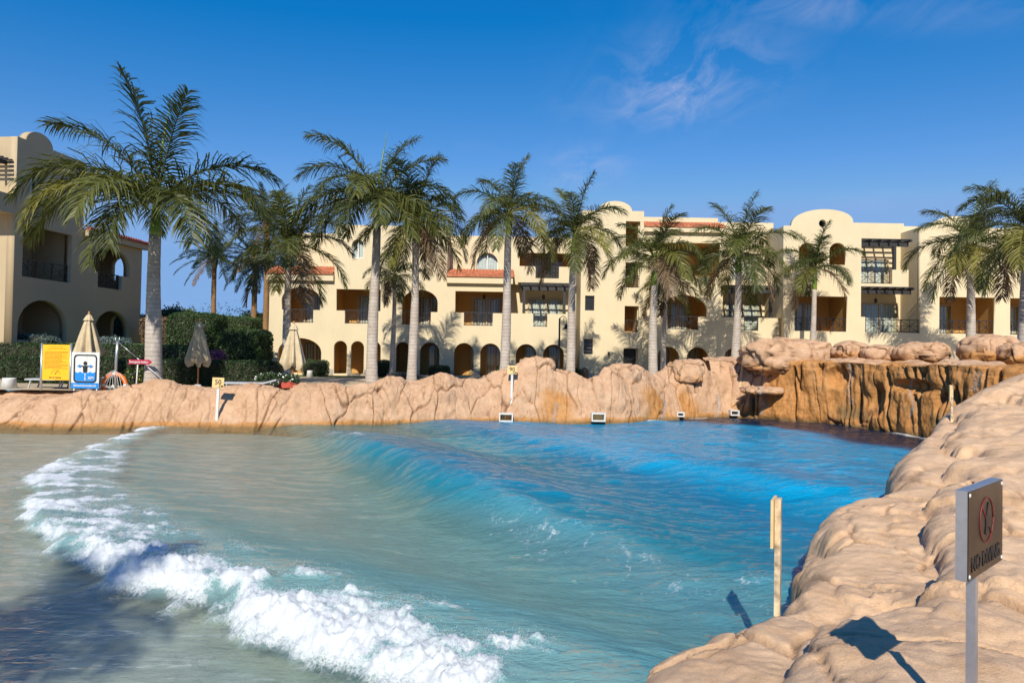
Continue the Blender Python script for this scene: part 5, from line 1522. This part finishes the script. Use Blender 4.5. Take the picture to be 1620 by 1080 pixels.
for k, (x, D, z, r, lab) in enumerate(((52, 34.2, 2.55, (1.15, 0.7, 0.42), 'silvery grey shrub under the large ground floor arch at the left'), (178, 35.0, 2.50, (0.8, 0.6, 0.40), 'silvery grey shrub between the parasol and the lifebuoy pole'), (278, 33.5, 1.75, (0.85, 0.6, 0.42), 'silvery grey shrub just right of the tall palm trunk'))):
    shrub('shrub', (sx(x, D), D, z), r, 3800, 0.09, M_GREYSHRUB, lab, 'shrub', 41 + k, 3, 0.12, group='silvery shrubs')
shrub('bougainvillea', (sx(340, 33.5), 33.5, 1.6), (0.55, 0.5, 0.55), 2400, 0.09, M_BOUG, 'purple flowering bougainvillea behind the middle parasol', 'shrub', 45, 2.5, 0.16)
shrub('shrub', (sx(306, 33.2), 33.2, 1.6), (0.5, 0.5, 0.5), 1800, 0.09, M_FROND_Y, 'yellow green shrub left of the bougainvillea', 'shrub', 46, 2.5, 0.16)
for k, (x, D, z, r, lab) in enumerate(((500, 42.6, GZ, (0.78, 0.6, 0.52), 'clipped bush with a white pot before it, under the small arches'), (606, 42.8, GZ, (0.45, 0.45, 0.52), 'clipped bush partly hidden by the pale palm trunk'), (696, 42.6, GZ, (0.66, 0.5, 0.40), 'low clipped bush between two ground floor arches left of centre'), (792, 43, GZ, (0.25, 0.3, 0.40), 'small clipped bush half hidden by the palm behind the marker 90'), (880, 43.2, GZ, (0.8, 0.4, 0.32), 'low bush at the foot of the street lamp'), (426, 38, GZ, (0.5, 0.5, 0.42), 'dark clipped bush at the left corner of the hotel'), (915, 42.5, GZ, (0.35, 0.4, 0.36), 'small bush right of the palm beside the lamp'))):
    shrub('bush', (sx(x, D), D, z), r, 2600, 0.09, M_HEDGE, lab, 'bush', 51 + k, 5, 0.06, group='bushes along the hotel front')
shrub('flower_bush', (sx(440, 27.5), 27.5, GZ - 0.05), (0.85, 0.5, 0.36), 2600, 0.10, M_HEDGE, 'dark leafy bush with white flowers below the parasol by the hotel corner', 'bush', 61, 3, 0.12, extra=(120, 0.09, M_FLOWER, 'flower'))
shrub('flower_bush', (sx(219, 27), 27, GZ - 0.05), (0.42, 0.4, 0.42), 900, 0.12, M_TREE, 'leafy bush with yellow flowers between the lifebuoy and the tall palm', 'bush', 62, 2.4, 0.2, extra=(60, 0.10, M_YFLOWER, 'flower'))
shrub('flower_bush', (sx(640, 40.5), 40.5, GZ - 0.05), (1.0, 0.4, 0.22), 1200, 0.09, M_GREYSHRUB, 'pale flower bed at the foot of the palms left of centre', 'bush', 63, 3, 0.1, extra=(160, 0.09, M_BOUG, 'flower'))
shrub('flower_bush', (sx(930, 31.5), 31.5, 1.05), (0.45, 0.35, 0.28), 700, 0.10, M_GREYSHRUB, 'small grey leafed plant in the gap of the rock bank below the tower', 'bush', 64, 2.4, 0.15)
# ------------------------------------------------------------------ signs, parasols and other things by the pool
def text_part(body, size, loc, mat, parent, rot=(math.pi / 2, 0, 0), align='CENTER', thick=0.003, name='lettering', bold=0.0, sxx=1.0):
    cu = bpy.data.curves.new('t', 'FONT'); cu.body = body; cu.size = size; cu.align_x = align; cu.align_y = 'CENTER'; cu.extrude = thick; cu.offset = bold
    cu.resolution_u = 3
    o = bpy.data.objects.new('t', cu); me = bpy.data.meshes.new_from_object(o)
    bpy.data.objects.remove(o); bpy.data.curves.remove(cu)
    me.name = name
    p = mobj(name, me, mat, parent); p.location = loc; p.rotation_euler = rot; p.scale = (sxx, 1, 1)
    return p
def flat_poly(name, pts, y, t, mat, parent, holes=()):
    me = fill_shape(name, pts, [list(h) for h in holes], t)
    n = len(me.vertices); co = np.zeros(n * 3, np.float32); me.vertices.foreach_get('co', co); co = co.reshape(-1, 3)
    me.vertices.foreach_set('co', np.stack([co[:, 0], y + co[:, 2], co[:, 1]], -1).astype(np.float32).ravel()); me.update()
    return mobj(name, me, mat, parent)
def rrect(x0, x1, z0, z1, r, n=5):
    pts = []
    for cx, cz, a0 in ((x1 - r, z1 - r, 0), (x0 + r, z1 - r, 90), (x0 + r, z0 + r, 180), (x1 - r, z0 + r, 270)):
        for k in range(n + 1):
            a = R(a0 + 90 * k / n); pts.append((cx + r * math.cos(a), cz + r * math.sin(a)))
    return pts
M_YELLOW = simple('yellow_sign', (0.86, 0.46, 0.012), 0.45, var=0.03)
M_BLACK = simple('black_print', (0.012, 0.012, 0.014), 0.5)
M_BROWNP = simple('brown_print', (0.20, 0.05, 0.01), 0.5)
M_ORANGEP = simple('orange_print', (0.85, 0.25, 0.01), 0.5)
M_BLUE = simple('blue_sign', (0.015, 0.22, 0.62), 0.4, var=0.03)
M_RED = simple('red_sign', (0.42, 0.012, 0.045), 0.4, var=0.05)
M_ORANGE = simple('orange_lifebuoy', (0.80, 0.17, 0.015), 0.5)
M_ROPE = simple('white_rope', (0.66, 0.66, 0.62), 0.9)
M_CANVAS = simple('beige_canvas', (0.55, 0.44, 0.28), 0.9, var=0.12, vscale=3, bmp=0.3)
M_POLE = simple('parasol_wood', (0.42, 0.20, 0.07), 0.5)
M_BOARD = simple('marker_board', (0.78, 0.52, 0.22), 0.6, var=0.08)
M_WOOD = simple('weathered_white_wood', (0.62, 0.47, 0.30), 0.8, var=0.35, vscale=9)
M_PLASTIC = simple('grey_plastic', (0.42, 0.44, 0.46), 0.5)
M_REDC = simple('red_cloth', (0.40, 0.06, 0.03), 0.8)

# yellow rules board on two posts
DS = 25.2
q0, q1 = at(66, 572, DS), at(112, 572, DS)
yb = empty('rules_board', ((q0.x + q1.x) / 2, DS, GZ), R(0), 'yellow notice board with small print on two aluminium posts', 'sign')
w = (q1.x - q0.x) / 2; zt = at(88, 545, DS).z - GZ; zb = at(88, 601, DS).z - GZ
bd = MB().box(-w + 0.03, w - 0.03, -0.012, 0.012, zb, zt).build('board', M_YELLOW, yb)
for s_ in (-1, 1): MB().tube([(s_ * w, 0, -0.3), (s_ * w, 0, zt + 0.05)], 0.042, 12).build('post', M_ALU, yb)
rg = random.Random(4)
hgt = zt - zb
for k in range(14):
    z = zt - hgt * (0.20 + 0.036 * k); x = -w * 0.78; b = MB(); end = w * rg.choice((0.75, 0.82, 0.4, 0.2, 0.7, 0.8))
    while x < end:
        l = rg.uniform(0.03, 0.09); b.box(x, min(x + l, end), -0.0165, -0.0125, z - 0.009, z + 0.006); x += l + 0.018
    b.build('text_line', M_BROWNP, bd)
for k, ww in enumerate((0.42, 0.58)):
    z = zt - hgt * (0.07 + 0.045 * k); b = MB(); x = -w * ww
    while x < w * ww:
        l = rg.uniform(0.05, 0.12); b.box(x, x + l, -0.0165, -0.0125, z - 0.014, z + 0.01); x += l + 0.02
    b.build('heading', M_ORANGEP, bd)
cx, cz = 0.0, zb + hgt * 0.20
flat_poly('emblem', [(cx - 0.05, cz + 0.00), (cx - 0.01, cz - 0.05), (cx + 0.11, cz + 0.12), (cx + 0.04, cz + 0.05), (cx - 0.01, cz - 0.01)], -0.0145, 0.004, M_BLACK, bd)
arc = [(cx + 0.16 * math.cos(R(a)), cz - 0.03 + 0.13 * math.sin(R(a))) for a in range(-10, 191, 20)]
MB().tube([(a, -0.0145, b) for a, b in arc], 0.005, 5).build('emblem', M_BROWNP, bd)
b = MB(); x = -w * 0.45
for l in (0.10, 0.07, 0.22):
    b.box(x, x + l, -0.0165, -0.0125, zb + hgt * 0.055, zb + hgt * 0.085); x += l + 0.03
b.build('caption', M_BROWNP, bd)

# non-swimmer sign
q0, q1 = at(117.5, 586, DS), at(161, 586, DS)
ns = empty('pictogram_sign', ((q0.x + q1.x) / 2, DS - 0.15, GZ), 0, 'white and blue non swimmer sign with a wading figure on two short posts', 'sign')
w = (q1.x - q0.x) / 2; zt = at(140, 557, DS).z - GZ; zb = at(140, 614, DS).z - GZ; h = zt - zb
bd = MB().box(-w, w, -0.012, 0.012, zb, zt).build('board', M_WHITE, ns)
for s_ in (-1, 1): MB().tube([(s_ * (w - 0.09), 0.03, -0.5), (s_ * (w - 0.09), 0.03, zb + 0.3)], 0.028, 10).build('post', M_WHITE, ns)
yf = -0.0155
MB().box(-w + .004, w - .004, yf - 0.002, yf + 0.002, zb + 0.004, zb + h * 0.155).build('caption_band', M_BLUE, bd)
text_part('Nichtschwimmerbereich', 0.105, (0, yf - 0.006, zb + h * 0.08), M_WHITE, bd, bold=0.0025, sxx=0.80, thick=0.002)
o_ = rrect(-w * 0.84, w * 0.84, zb + h * 0.16, zt - h * 0.065, 0.13); i_ = rrect(-w * 0.74, w * 0.74, zb + h * 0.20, zt - h * 0.10, 0.10)
flat_poly('border', o_, yf - 0.004, 0.004, M_BLACK, bd, [i_])
top = [(-w * 0.735 + (w * 1.47) * k / 24, zb + h * 0.445 + 0.022 * math.cos(k / 24 * 2 * math.pi * 4)) for k in range(25)]
flat_poly('water_symbol', [(-w * 0.735, zb + h * 0.206), (w * 0.735, zb + h * 0.206)] + top[::-1], yf - 0.001, 0.003, M_BLUE, bd)
fz = zb + h * 0.60
fig = [(0.072 * math.cos(R(a)), fz + 0.125 + 0.072 * math.sin(R(a))) for a in range(0, 360, 20)]
flat_poly('figure', fig, yf - 0.008, 0.004, M_BLACK, bd)
flat_poly('figure', [(-0.075, fz - 0.19), (-0.03, fz - 0.21), (0.03, fz - 0.21), (0.075, fz - 0.19), (0.085, fz), (0.29, fz + 0.005), (0.29, fz + 0.03), (0.09, fz + 0.04), (-0.09, fz + 0.04), (-0.29, fz + 0.03), (-0.29, fz + 0.005), (-0.085, fz)], yf - 0.008, 0.004, M_BLACK, bd)
for s_ in (-1, 1):
    flat_poly('arm_float', [(s_ * 0.20 + 0.05 * math.cos(R(a)), fz + 0.018 + 0.055 * math.sin(R(a))) for a in range(0, 360, 30)], yf - 0.012, 0.003, M_BLUE, bd)
za, zc_ = zb + h * 0.225, zb + h * 0.425
flat_poly('depth_arrow', [(0, za), (0.035, za + 0.06), (0.012, za + 0.06), (0.012, zc_ - 0.06), (0.035, zc_ - 0.06), (0, zc_), (-0.035, zc_ - 0.06), (-0.012, zc_ - 0.06), (-0.012, za + 0.06), (-0.035, za + 0.06)], yf - 0.006, 0.003, M_WHITE, bd)
text_part('XM', 0.14, (w * 0.42, yf - 0.007, zb + h * 0.29), M_WHITE, bd, bold=0.004, thick=0.002)

# lifebuoy post, buoy with ropes, rescue pole, arrow sign
DL = 25.6
b0 = at(182, 600, DL); zt = at(186, 540, DL).z - GZ
lp = empty('lifebuoy_post', (b0.x, DL, GZ), 0, 'grey metal pole with hooks that carries the lifebuoy', 'post')
MB().tube([(0, 0, -0.3), (0.03, 0, zt * 0.7), (0.06, 0, zt)], 0.05, 12).build('pole', M_ALU, lp)
for s_ in (-1, 1): MB().tube([(0.06, 0, zt - 0.03), (0.06 + s_ * 0.06, -0.02, zt + 0.02), (0.06 + s_ * 0.08, -0.03, zt + 0.16)], 0.014, 6).build('hook', M_ALU, lp)
cb = at(184, 609, DL)
bu = empty('lifebuoy', (cb.x, DL - 0.12, cb.z), 0, 'orange lifebuoy with white bands hanging on the metal pole', 'lifebuoy')
def ring(a0, a1, r, rr, n, name, m, y=0):
    MB().tube([(r * math.cos(R(a0 + (a1 - a0) * k / n)), y, r * math.sin(R(a0 + (a1 - a0) * k / n))) for k in range(n + 1)], rr, 12).build(name, m, bu)
ring(0, 360, 0.42, 0.078, 40, 'ring', M_ORANGE)
for a in (0, 90, 180, 270): ring(a - 7, a + 7, 0.42, 0.083, 5, 'band', M_WHITE)
rp = MB()
for k in range(7):
    rr = random.Random(k); a = rr.uniform(-0.3, 0.3)
    rp.tube([(0.04 * (k - 3), -0.09, 0.45), (0.10 * (k - 3) * 0.8, -0.12, 0.18 + 0.03 * k), (0.13 * (k - 3) * 0.9, -0.12, -0.02 - 0.02 * k), (0.03 * (k - 3), -0.12, -0.12), (0.0, -0.10, 0.05)], 0.008, 6)
rp.tube([(0, -0.08, 0.55), (-0.22, -0.09, 0.42), (-0.42, -0.09, 0.2), (-0.5, -0.09, -0.05)], 0.010, 6).tube([(0, -0.08, 0.55), (0.24, -0.09, 0.44), (0.44, -0.09, 0.15), (0.51, -0.09, -0.1)], 0.010, 6)
rp.build('rope', M_ROPE, bu)
p0, p1 = at(186, 539, DL), at(258, 600, DL)
rs = empty('rescue_pole', tuple(p1), 0, 'long thin rescue pole leaning diagonally from the lifebuoy post', 'pole')
d = p0 - p1
MB().tube([(0, -0.05, 0), tuple(d * 0.55 + Vector((0, -0.05, 0)))], 0.02, 8).build('shaft', M_WHITE, rs)
MB().tube([tuple(d * 0.55 + Vector((0, -0.05, 0))), tuple(d + Vector((0, -0.05, 0)))], 0.010, 8).build('thin_end', M_ALU, rs)
q0, q1 = at(203, 572, DL - 0.2), at(241, 574, DL - 0.2)
ar = empty('arrow_sign', (at(219, 600, DL).x, DL - 0.2, GZ), 0, 'dark red arrow sign reading Emergency button on a thin white post', 'sign')
zc_ = q0.z - GZ; xo = ar.location.x
MB().tube([(0, 0.03, -0.3), (0.06, 0.03, zc_ + 0.05)], 0.025, 8).build('post', M_WHITE, ar)
x0, x1 = q0.x - xo, q1.x - xo
bd = flat_poly('board', [(x0, zc_ - 0.085), (x1 - 0.16, zc_ - 0.085), (x1 - 0.16, zc_ - 0.11), (x1, zc_), (x1 - 0.16, zc_ + 0.11), (x1 - 0.16, zc_ + 0.085), (x0, zc_ + 0.085), (x0 + 0.04, zc_)], 0, 0.02, M_RED, ar)
text_part('Emergency button', 0.125, ((x0 + x1) / 2 - 0.05, -0.016, zc_), M_WHITE, bd, bold=0.002, sxx=0.76)

# closed parasols
def parasol(px_, ytop, ybot, D, label, sd, wpx, base_y):
    t, b = at(px_, ytop, D), at(px_, ybot, D)
    H = t.z - GZ; r = wpx / 2 * D / FPX; L = t.z - b.z
    root = empty('parasol', (t.x, D, GZ), sd * 0.7, label, 'parasol', 'closed beige parasols')
    MB().tube([(0, 0, -0.3), (0, 0, H - 0.05)], 0.032, 10).build('pole', M_POLE, root)
    MB().lathe([(0.0, H + 0.10), (0.035, H + 0.06), (0.04, H + 0.0), (0.02, H - 0.06)], 10).build('finial', M_POLE, root)
    ph = sd * 1.3
    def fold(a, rr, z):
        u = (H - z) / L
        return rr * (1 + (0.10 + 0.26 * u) * math.sin(8 * a + ph + 0.4 * math.sin(3 * u + sd)) + 0.07 * math.sin(3 * a + sd))
    prof = []
    for k in range(19):
        u = k / 18; prof.append((0.05 + (r * 0.80) * u ** 0.72 if u < 0.93 else r * (0.80 - (u - 0.93) * 2.2), H - 0.10 - (L - 0.10) * u))
    m = MB().lathe(prof, 64, (0, 0, 0), fold)
    # uneven hem
    cv = m.build('canopy', M_CANVAS, root)
    for v in cv.data.vertices:
        u = (H - v.co.z) / L
        if u > 0.8:
            a = math.atan2(v.co.y, v.co.x); v.co.z += 0.10 * (u - 0.8) / 0.2 * math.sin(4 * a + sd) * 1.0
    def fold2(a, rr, z): return rr * (1 + 0.10 * math.sin(8 * a + ph))
    MB().lathe([(0.03, H - 0.02), (0.10, H - 0.10), (0.17, H - 0.24), (0.19, H - 0.27)], 40, (0, 0, 0), fold2).build('vent_cap', M_CANVAS, root)
    MB().lathe([(0.0, 0.14), (0.12, 0.12), (0.16, 0.0), (0.16, -0.02)], 16).build('base', M_WHITE, root)
    return root
parasol(141, 496, 566, 27.2, 'closed beige parasol standing behind the non swimmer sign', 1, 40, 600)
parasol(315.5, 508, 577, 28.2, 'closed beige parasol in front of the long low hedge', 2, 35, 600)
parasol(465, 511, 582, 27.8, 'closed beige parasol by the dark palm trunk, its cap in shade', 3, 37, 610)

# loungers, pots, cloths
def lounger(x, y, D, rz, label):
    p = at(x, y, D)
    root = empty('sun_lounger', (p.x, D, GZ), rz, label, 'sun lounger', 'grey sun loungers behind the rock bank')
    MB().box(-0.95, 0.55, -0.33, 0.33, 0.30, 0.36).build('seat', M_PLASTIC, root)
    MB().add([(0.55, -0.33, 0.30), (1.05, -0.33, 0.44), (1.05, 0.33, 0.44), (0.55, 0.33, 0.30), (0.55, -0.33, 0.36), (1.05, -0.33, 0.50), (1.05, 0.33, 0.50), (0.55, 0.33, 0.36)], [(0, 3, 2, 1), (4, 5, 6, 7), (0, 1, 5, 4), (1, 2, 6, 5), (2, 3, 7, 6), (3, 0, 4, 7)]).build('backrest', M_PLASTIC, root)
    for a in (-0.75, 0.45):
        for s_ in (-0.28, 0.28): MB().bar((a, s_, 0.299), (a - 0.08, s_, 0.0), 0.04).build('leg', M_PLASTIC, root)
lounger(88, 606, 26.2, 0.05, 'grey sun lounger seen between the posts of the yellow board')
lounger(135, 606, 26.6, 0.05, 'grey sun lounger behind the non swimmer sign')
lounger(395, 605, 26.0, 0.1, 'grey sun lounger behind the rock bank right of the marker reading 50')
def pot(x, y, D, r, h, label):
    p = at(x, y, D); o = empty('plant_pot', (p.x, D, GZ), 0, label, 'pot', 'white pots')
    MB().lathe([(0.0, 0.0), (r * 1.05, 0.0), (r * 0.82, h * 0.85), (r * 0.86, h), (r * 0.72, h), (r * 0.70, h - 0.06), (0.0, h - 0.06)], 20).build('body', M_WHITE, o)
    return o
pot(490, 594, 40.5, 0.19, 0.42, 'white pot in front of the clipped bush on the lawn')
pot(14, 625, 25.6, 0.26, 0.38, 'white pot at the left edge behind the rock bank')
cl = empty('beach_bag', (at(455, 612, 26.6).x, 26.6, GZ + 0.03), 0.2, 'orange red folded cloth lying behind the rocks under the right parasol', 'bag')
P, nn = superbox(500, (0.42, 0.3, 0.2), 3, 9); 
bm = bmesh.new(); bmesh.ops.create_icosphere(bm, subdivisions=3, radius=1)
for v in bm.verts: v.co = (v.co.x * 0.42 * (1 + 0.12 * math.sin(7 * v.co.y)), v.co.y * 0.3, max(-0.02, v.co.z * 0.22 * (1 + 0.2 * math.sin(9 * v.co.x))) + 0.12)
me = bpy.data.meshes.new('cloth'); bm.to_mesh(me); bm.free(); mobj('cloth', me, M_REDC, cl)

# street lamp
p = at(884, 590, 41)
zt = at(884, 503, 41).z - GZ
lam = empty('street_lamp', (p.x, 41, GZ), 0, 'black street lamp with a curved neck and bell shade before the arches', 'street lamp')
MB().tube([(0, 0, -0.05), (0, 0, 0.5), (0, 0, zt)], [0.09, 0.065, 0.05], 10).build('pole', M_IRON, lam)
MB().tube([(0.0, 0, zt - 0.35)] + [(0.21 - 0.19 * math.cos(R(a)), 0, zt - 0.12 + 0.24 * math.sin(R(a))) for a in range(0, 181, 20)] + [(0.40, 0, zt - 0.35)], 0.022, 8).build('neck', M_IRON, lam)
sh_ = MB().lathe([(0.03, zt - 0.33), (0.07, zt - 0.40), (0.11, zt - 0.52), (0.24, zt - 0.66), (0.22, zt - 0.66), (0.09, zt - 0.53)], 18, (0.40, 0, 0)).build('lamp_shade', M_IRON, lam)
MB().lathe([(0.0, zt - 0.76), (0.08, zt - 0.73), (0.11, zt - 0.64), (0.07, zt - 0.56)], 12, (0.40, 0, 0)).build('bulb_glass', M_WHITE, lam)
bn = empty('litter_bin', (at(925, 590, 41.5).x, 41.5, GZ), 0, 'small black bin at the left foot of the stair tower', 'bin')
MB().lathe([(0.0, 0.0), (0.2, 0.0), (0.24, 0.62), (0.25, 0.66)], 16).build('body', M_BLACK, bn)
MB().lathe([(0.25, 0.67), (0.22, 0.78), (0.10, 0.86), (0.0, 0.88)], 16).build('lid', M_BLACK, bn)

# depth markers
from mathutils.bvhtree import BVHTree
def tree_of(objs):
    V = []; F = []
    for o in objs:
        b_ = len(V); mw = Matrix.Translation(o.location) @ o.rotation_euler.to_matrix().to_4x4()
        V += [mw @ v.co for v in o.data.vertices]; F += [tuple(b_ + i for i in p_.vertices) for p_ in o.data.polygons]
    return BVHTree.FromPolygons(V, F)
BVH = tree_of([o for o in S.objects if o.type == 'MESH' and o.parent is None and o.name.split('.')[0] in ('rock_bank', 'boulder', 'waterfall_cliff', 'rock_ledge')])
def rock_hit(x, y, dflt):
    d_ = (at(x, y, 10) - Vector((0, 0, CAMZ))).normalized()
    h_ = BVH.ray_cast(Vector((0, 0, CAMZ)), d_)
    return h_[0].y if h_[0] is not None else dflt
def marker(x, ytop, ybase, D, num, label, wpx=19, tilt=0.0, yboard=None):
    D = rock_hit(x, ybase, D) - 0.03
    t = at(x, ytop, D); bpt = at(x, ybase, D)
    root = empty('depth_marker', tuple(bpt), 0, label, 'sign')
    root.rotation_euler = (0, tilt, 0)
    H = t.z - bpt.z; w = wpx / 2 * D / FPX; hb = w * 1.75
    MB().box(-0.045, 0.045, 0, 0.05, -0.5, H - 0.05).build('post', M_WHITE if num != '145' else M_WOOD, root)
    bd = MB().box(-w, w, -0.028, -0.003, H - hb, H).build('board', M_BOARD, root)
    text_part(num, w * 1.15, (0, -0.033, H - hb * 0.45), M_BLACK, bd, bold=0.002)
    text_part('CM', w * 0.5, (w * 0.55, -0.033, H - hb * 0.84), M_BLACK, bd, bold=0.002)
marker(342.5, 597, 661, 23.6, '50', 'leftmost depth board, reading 50 cm, on a white post near the beach', 18.5, 0.03)
marker(809, 578, 636, 28.3, '90', 'middle depth board, reading 90 cm, on a white post before the peaked boulder', 15.5, 0.01)
marker(1172, 558, 604, 31.3, '145', 'rightmost depth board, reading 145 cm, on a tilted post against the rock outcrop', 13, 0.09)
# intake boxes at the waterline
def intake(x, y, D, label, wpx=22):
    p = at(x, y, D); w = wpx / 2 * D / FPX; h = w * 0.62
    root = empty('inlet_box', tuple(p), 0, label, 'pool inlet', 'white inlet boxes at the waterline')
    b = MB(); t = 0.05; dp = 0.45
    b.box(-w, w, 0, dp, h - t, h).box(-w, w, 0, dp, -h, -h + t).box(-w, -w + t, 0, dp, -h + t + .001, h - t - .001).box(w - t, w, 0, dp, -h + t + .001, h - t - .001)
    b.build('frame', M_WHITE, root)
    MB().box(-w + t + .002, w - t - .002, dp - 0.06, dp - 0.01, -h + t + .002, h - t - .002).build('back_plate', M_BOARD, root)
intake(800.5, 660.5, 27.75, 'white inlet box at the waterline left of the stained rock face, below marker 90')
intake(947, 660, 27.95, 'white inlet box at the waterline in the middle of the far bank')
intake(1077, 655.5, 30.6, 'white inlet box half under water left of the cliff', 12)
intake(1163, 653, 31.9, 'white inlet box at the dark water below the rock outcrop', 14)

# wooden marker seen edge-on at the near bank, and a second further away
def edge_post(x, yt, yb_, D, wpx, label, board=True):
    t, bpt = at(x, yt, D), at(x - 2, yb_, D)
    root = empty('marker_post', tuple(bpt), R(62), label, 'post')
    H = t.z - bpt.z; w = wpx * D / FPX
    MB().box(-0.05, 0.05, -0.02, 0.03, -0.25, H).build('post', M_WOOD, root)
    if board: MB().box(-0.13, 0.13, 0.033, 0.055, H * 0.52, H * 1.0).build('board', M_BOARD, root)
edge_post(1233, 788, 945, on_z(1233, 945, 0.62).y, 14, 'weathered wooden marker seen edge-on at the near pool rim')
edge_post(1508, 609, 662, rock_hit(1508, 660, 17.0), 9, 'small wooden marker on the far end of the right rock bank')

# steel NO DIVING sign in the foreground
M_DULLRED = simple('faded_red_print', (0.16, 0.02, 0.015), 0.5)
DN = 2.95
q = at(1546, 832, DN); base = at(1543, 1130, DN)
nd = empty('diving_sign', (q.x, DN, base.z), R(41), 'stainless steel NO DIVING sign on a square post in the right foreground', 'sign')
zc_ = q.z - base.z
MB().box(-0.018, 0.018, 0.0, 0.036, -0.5, zc_ - 0.1).build('post', M_ALU, nd)
bw, bh = 0.245, 0.182
bd = MB().box(-bw, bw, -0.030, 0.012, zc_ - bh, zc_ + bh).build('board', M_ALU, nd)
yp = -0.0305
pl = MB().box(-bw + 0.003, bw - 0.003, yp - 0.003, yp, zc_ - bh + 0.003, zc_ + bh - 0.003).build('face_plate', M_STEEL, bd)
text_part('NO DIVING', 0.085, (0.0, yp - 0.0045, zc_ - 0.125), M_BLACK, bd, bold=0.0012, sxx=0.92, thick=0.001)
MB().tube([(0.095 * math.cos(R(a)), yp - 0.004, zc_ + 0.035 + 0.095 * math.sin(R(a))) for a in range(0, 361, 15)], 0.0028, 6).build('prohibition_ring', M_DULLRED, bd)
MB().tube([(-0.067, yp - 0.004, zc_ + 0.10), (0.067, yp - 0.004, zc_ - 0.03)], 0.0028, 6).build('prohibition_bar', M_DULLRED, bd)
flat_poly('diver_symbol', [(0.0, zc_ - 0.03), (0.018, zc_ + 0.0), (0.034, zc_ + 0.03), (0.014, zc_ + 0.07), (0.034, zc_ + 0.105), (0.02, zc_ + 0.108), (-0.006, zc_ + 0.06), (-0.014, zc_ + 0.01), (-0.024, zc_ - 0.02)], yp - 0.005, 0.002, M_BLACK, bd)
for sx_ in (-1, 1):
    for sz_ in (-1, 1):
        o = MB().lathe([(0.0, 0.004), (0.007, 0.003), (0.009, 0.0)], 10).build('screw', M_WHITE, bd)
        o.location = (sx_ * (bw - 0.018), yp - 0.0032, zc_ + sz_ * (bh - 0.018)); o.rotation_euler = (math.pi / 2, 0, 0)

# palm behind the photographer, whose crown shades the shallow water at the lower left
def shade_palm():
    sc = math.tan(SUN_EL)
    tgt = on_z(-40, 1000, 0.0); Hc = 7.6
    dist = Hc / sc
    x = tgt.x - math.sin(SUN_AZ) * dist; y = tgt.y - math.cos(SUN_AZ) * dist
    root = None
    # reuse the palm builder with explicit placing
    top = Vector((x, y, Hc))
    rg = random.Random(77)
    root = empty('royal_palm', (x, y, GZ - 0.02), 0, 'royal palm out of view whose crown shades the shallow water at lower left', 'palm tree', 'royal palms along the pool')
    H = Hc - GZ
    mobj('trunk', trunk_mesh(H - 1.1, 0.24, 0.18, (0, 0), 5), M_TRUNK, root)
    crown = MB().tube([(0, 0, H - 1.15), (0, 0, H - 0.6), (0, 0, H + 0.2)], [0.19, 0.16, 0.07], 12).build('crown', M_SHAFT, root)
    for i in range(18):
        el = 80 - 105 * i / 17
        me = sorted(ROYAL, key=lambda q: abs(q[0] - el))[0][1]
        f = bpy.data.objects.new('frond', me); link(f, crown)
        f.material_slots[0].link = 'OBJECT'; f.material_slots[0].material = M_FROND
        f.rotation_euler = (0, 0, R(i * 137.5)); f.location = (0, 0, H); f.scale = (0.58,) * 3
shade_palm()

# thin trickles of water running down the stained rock faces
rg = np.random.default_rng(8); pts = []
for (x, y0, y1, wd, n) in ((1205, 588, 656, 3.0, 420), (1050, 622, 662, 4.0, 320), (1135, 622, 660, 3.0, 260), (1345, 575, 640, 4.0, 260), (1442, 600, 660, 3.0, 200), (878, 636, 668, 4.0, 160), (1545, 588, 618, 10.0, 120)):
    for k in range(n * 3):
        yy_ = rg.uniform(y0, y1); xx_ = x + rg.normal(0, wd * 0.5) + 2.5 * math.sin(yy_ * 0.13)
        d_ = (at(xx_, yy_, 10) - Vector((0, 0, CAMZ))).normalized()
        h_ = BVH.ray_cast(Vector((0, 0, CAMZ)), d_)
        if h_[0] is not None and h_[0].y > 18: pts.append(tuple(h_[0] - d_ * rg.uniform(0.0, 0.04)))
pts = np.array(pts)
tk = beads('water_trickle', pts, rg.uniform(0.003, 0.010, len(pts)), M_SPRAY)
tag(tk, 'thin white trickles of water running down the orange rock faces', 'water', kind='stuff')
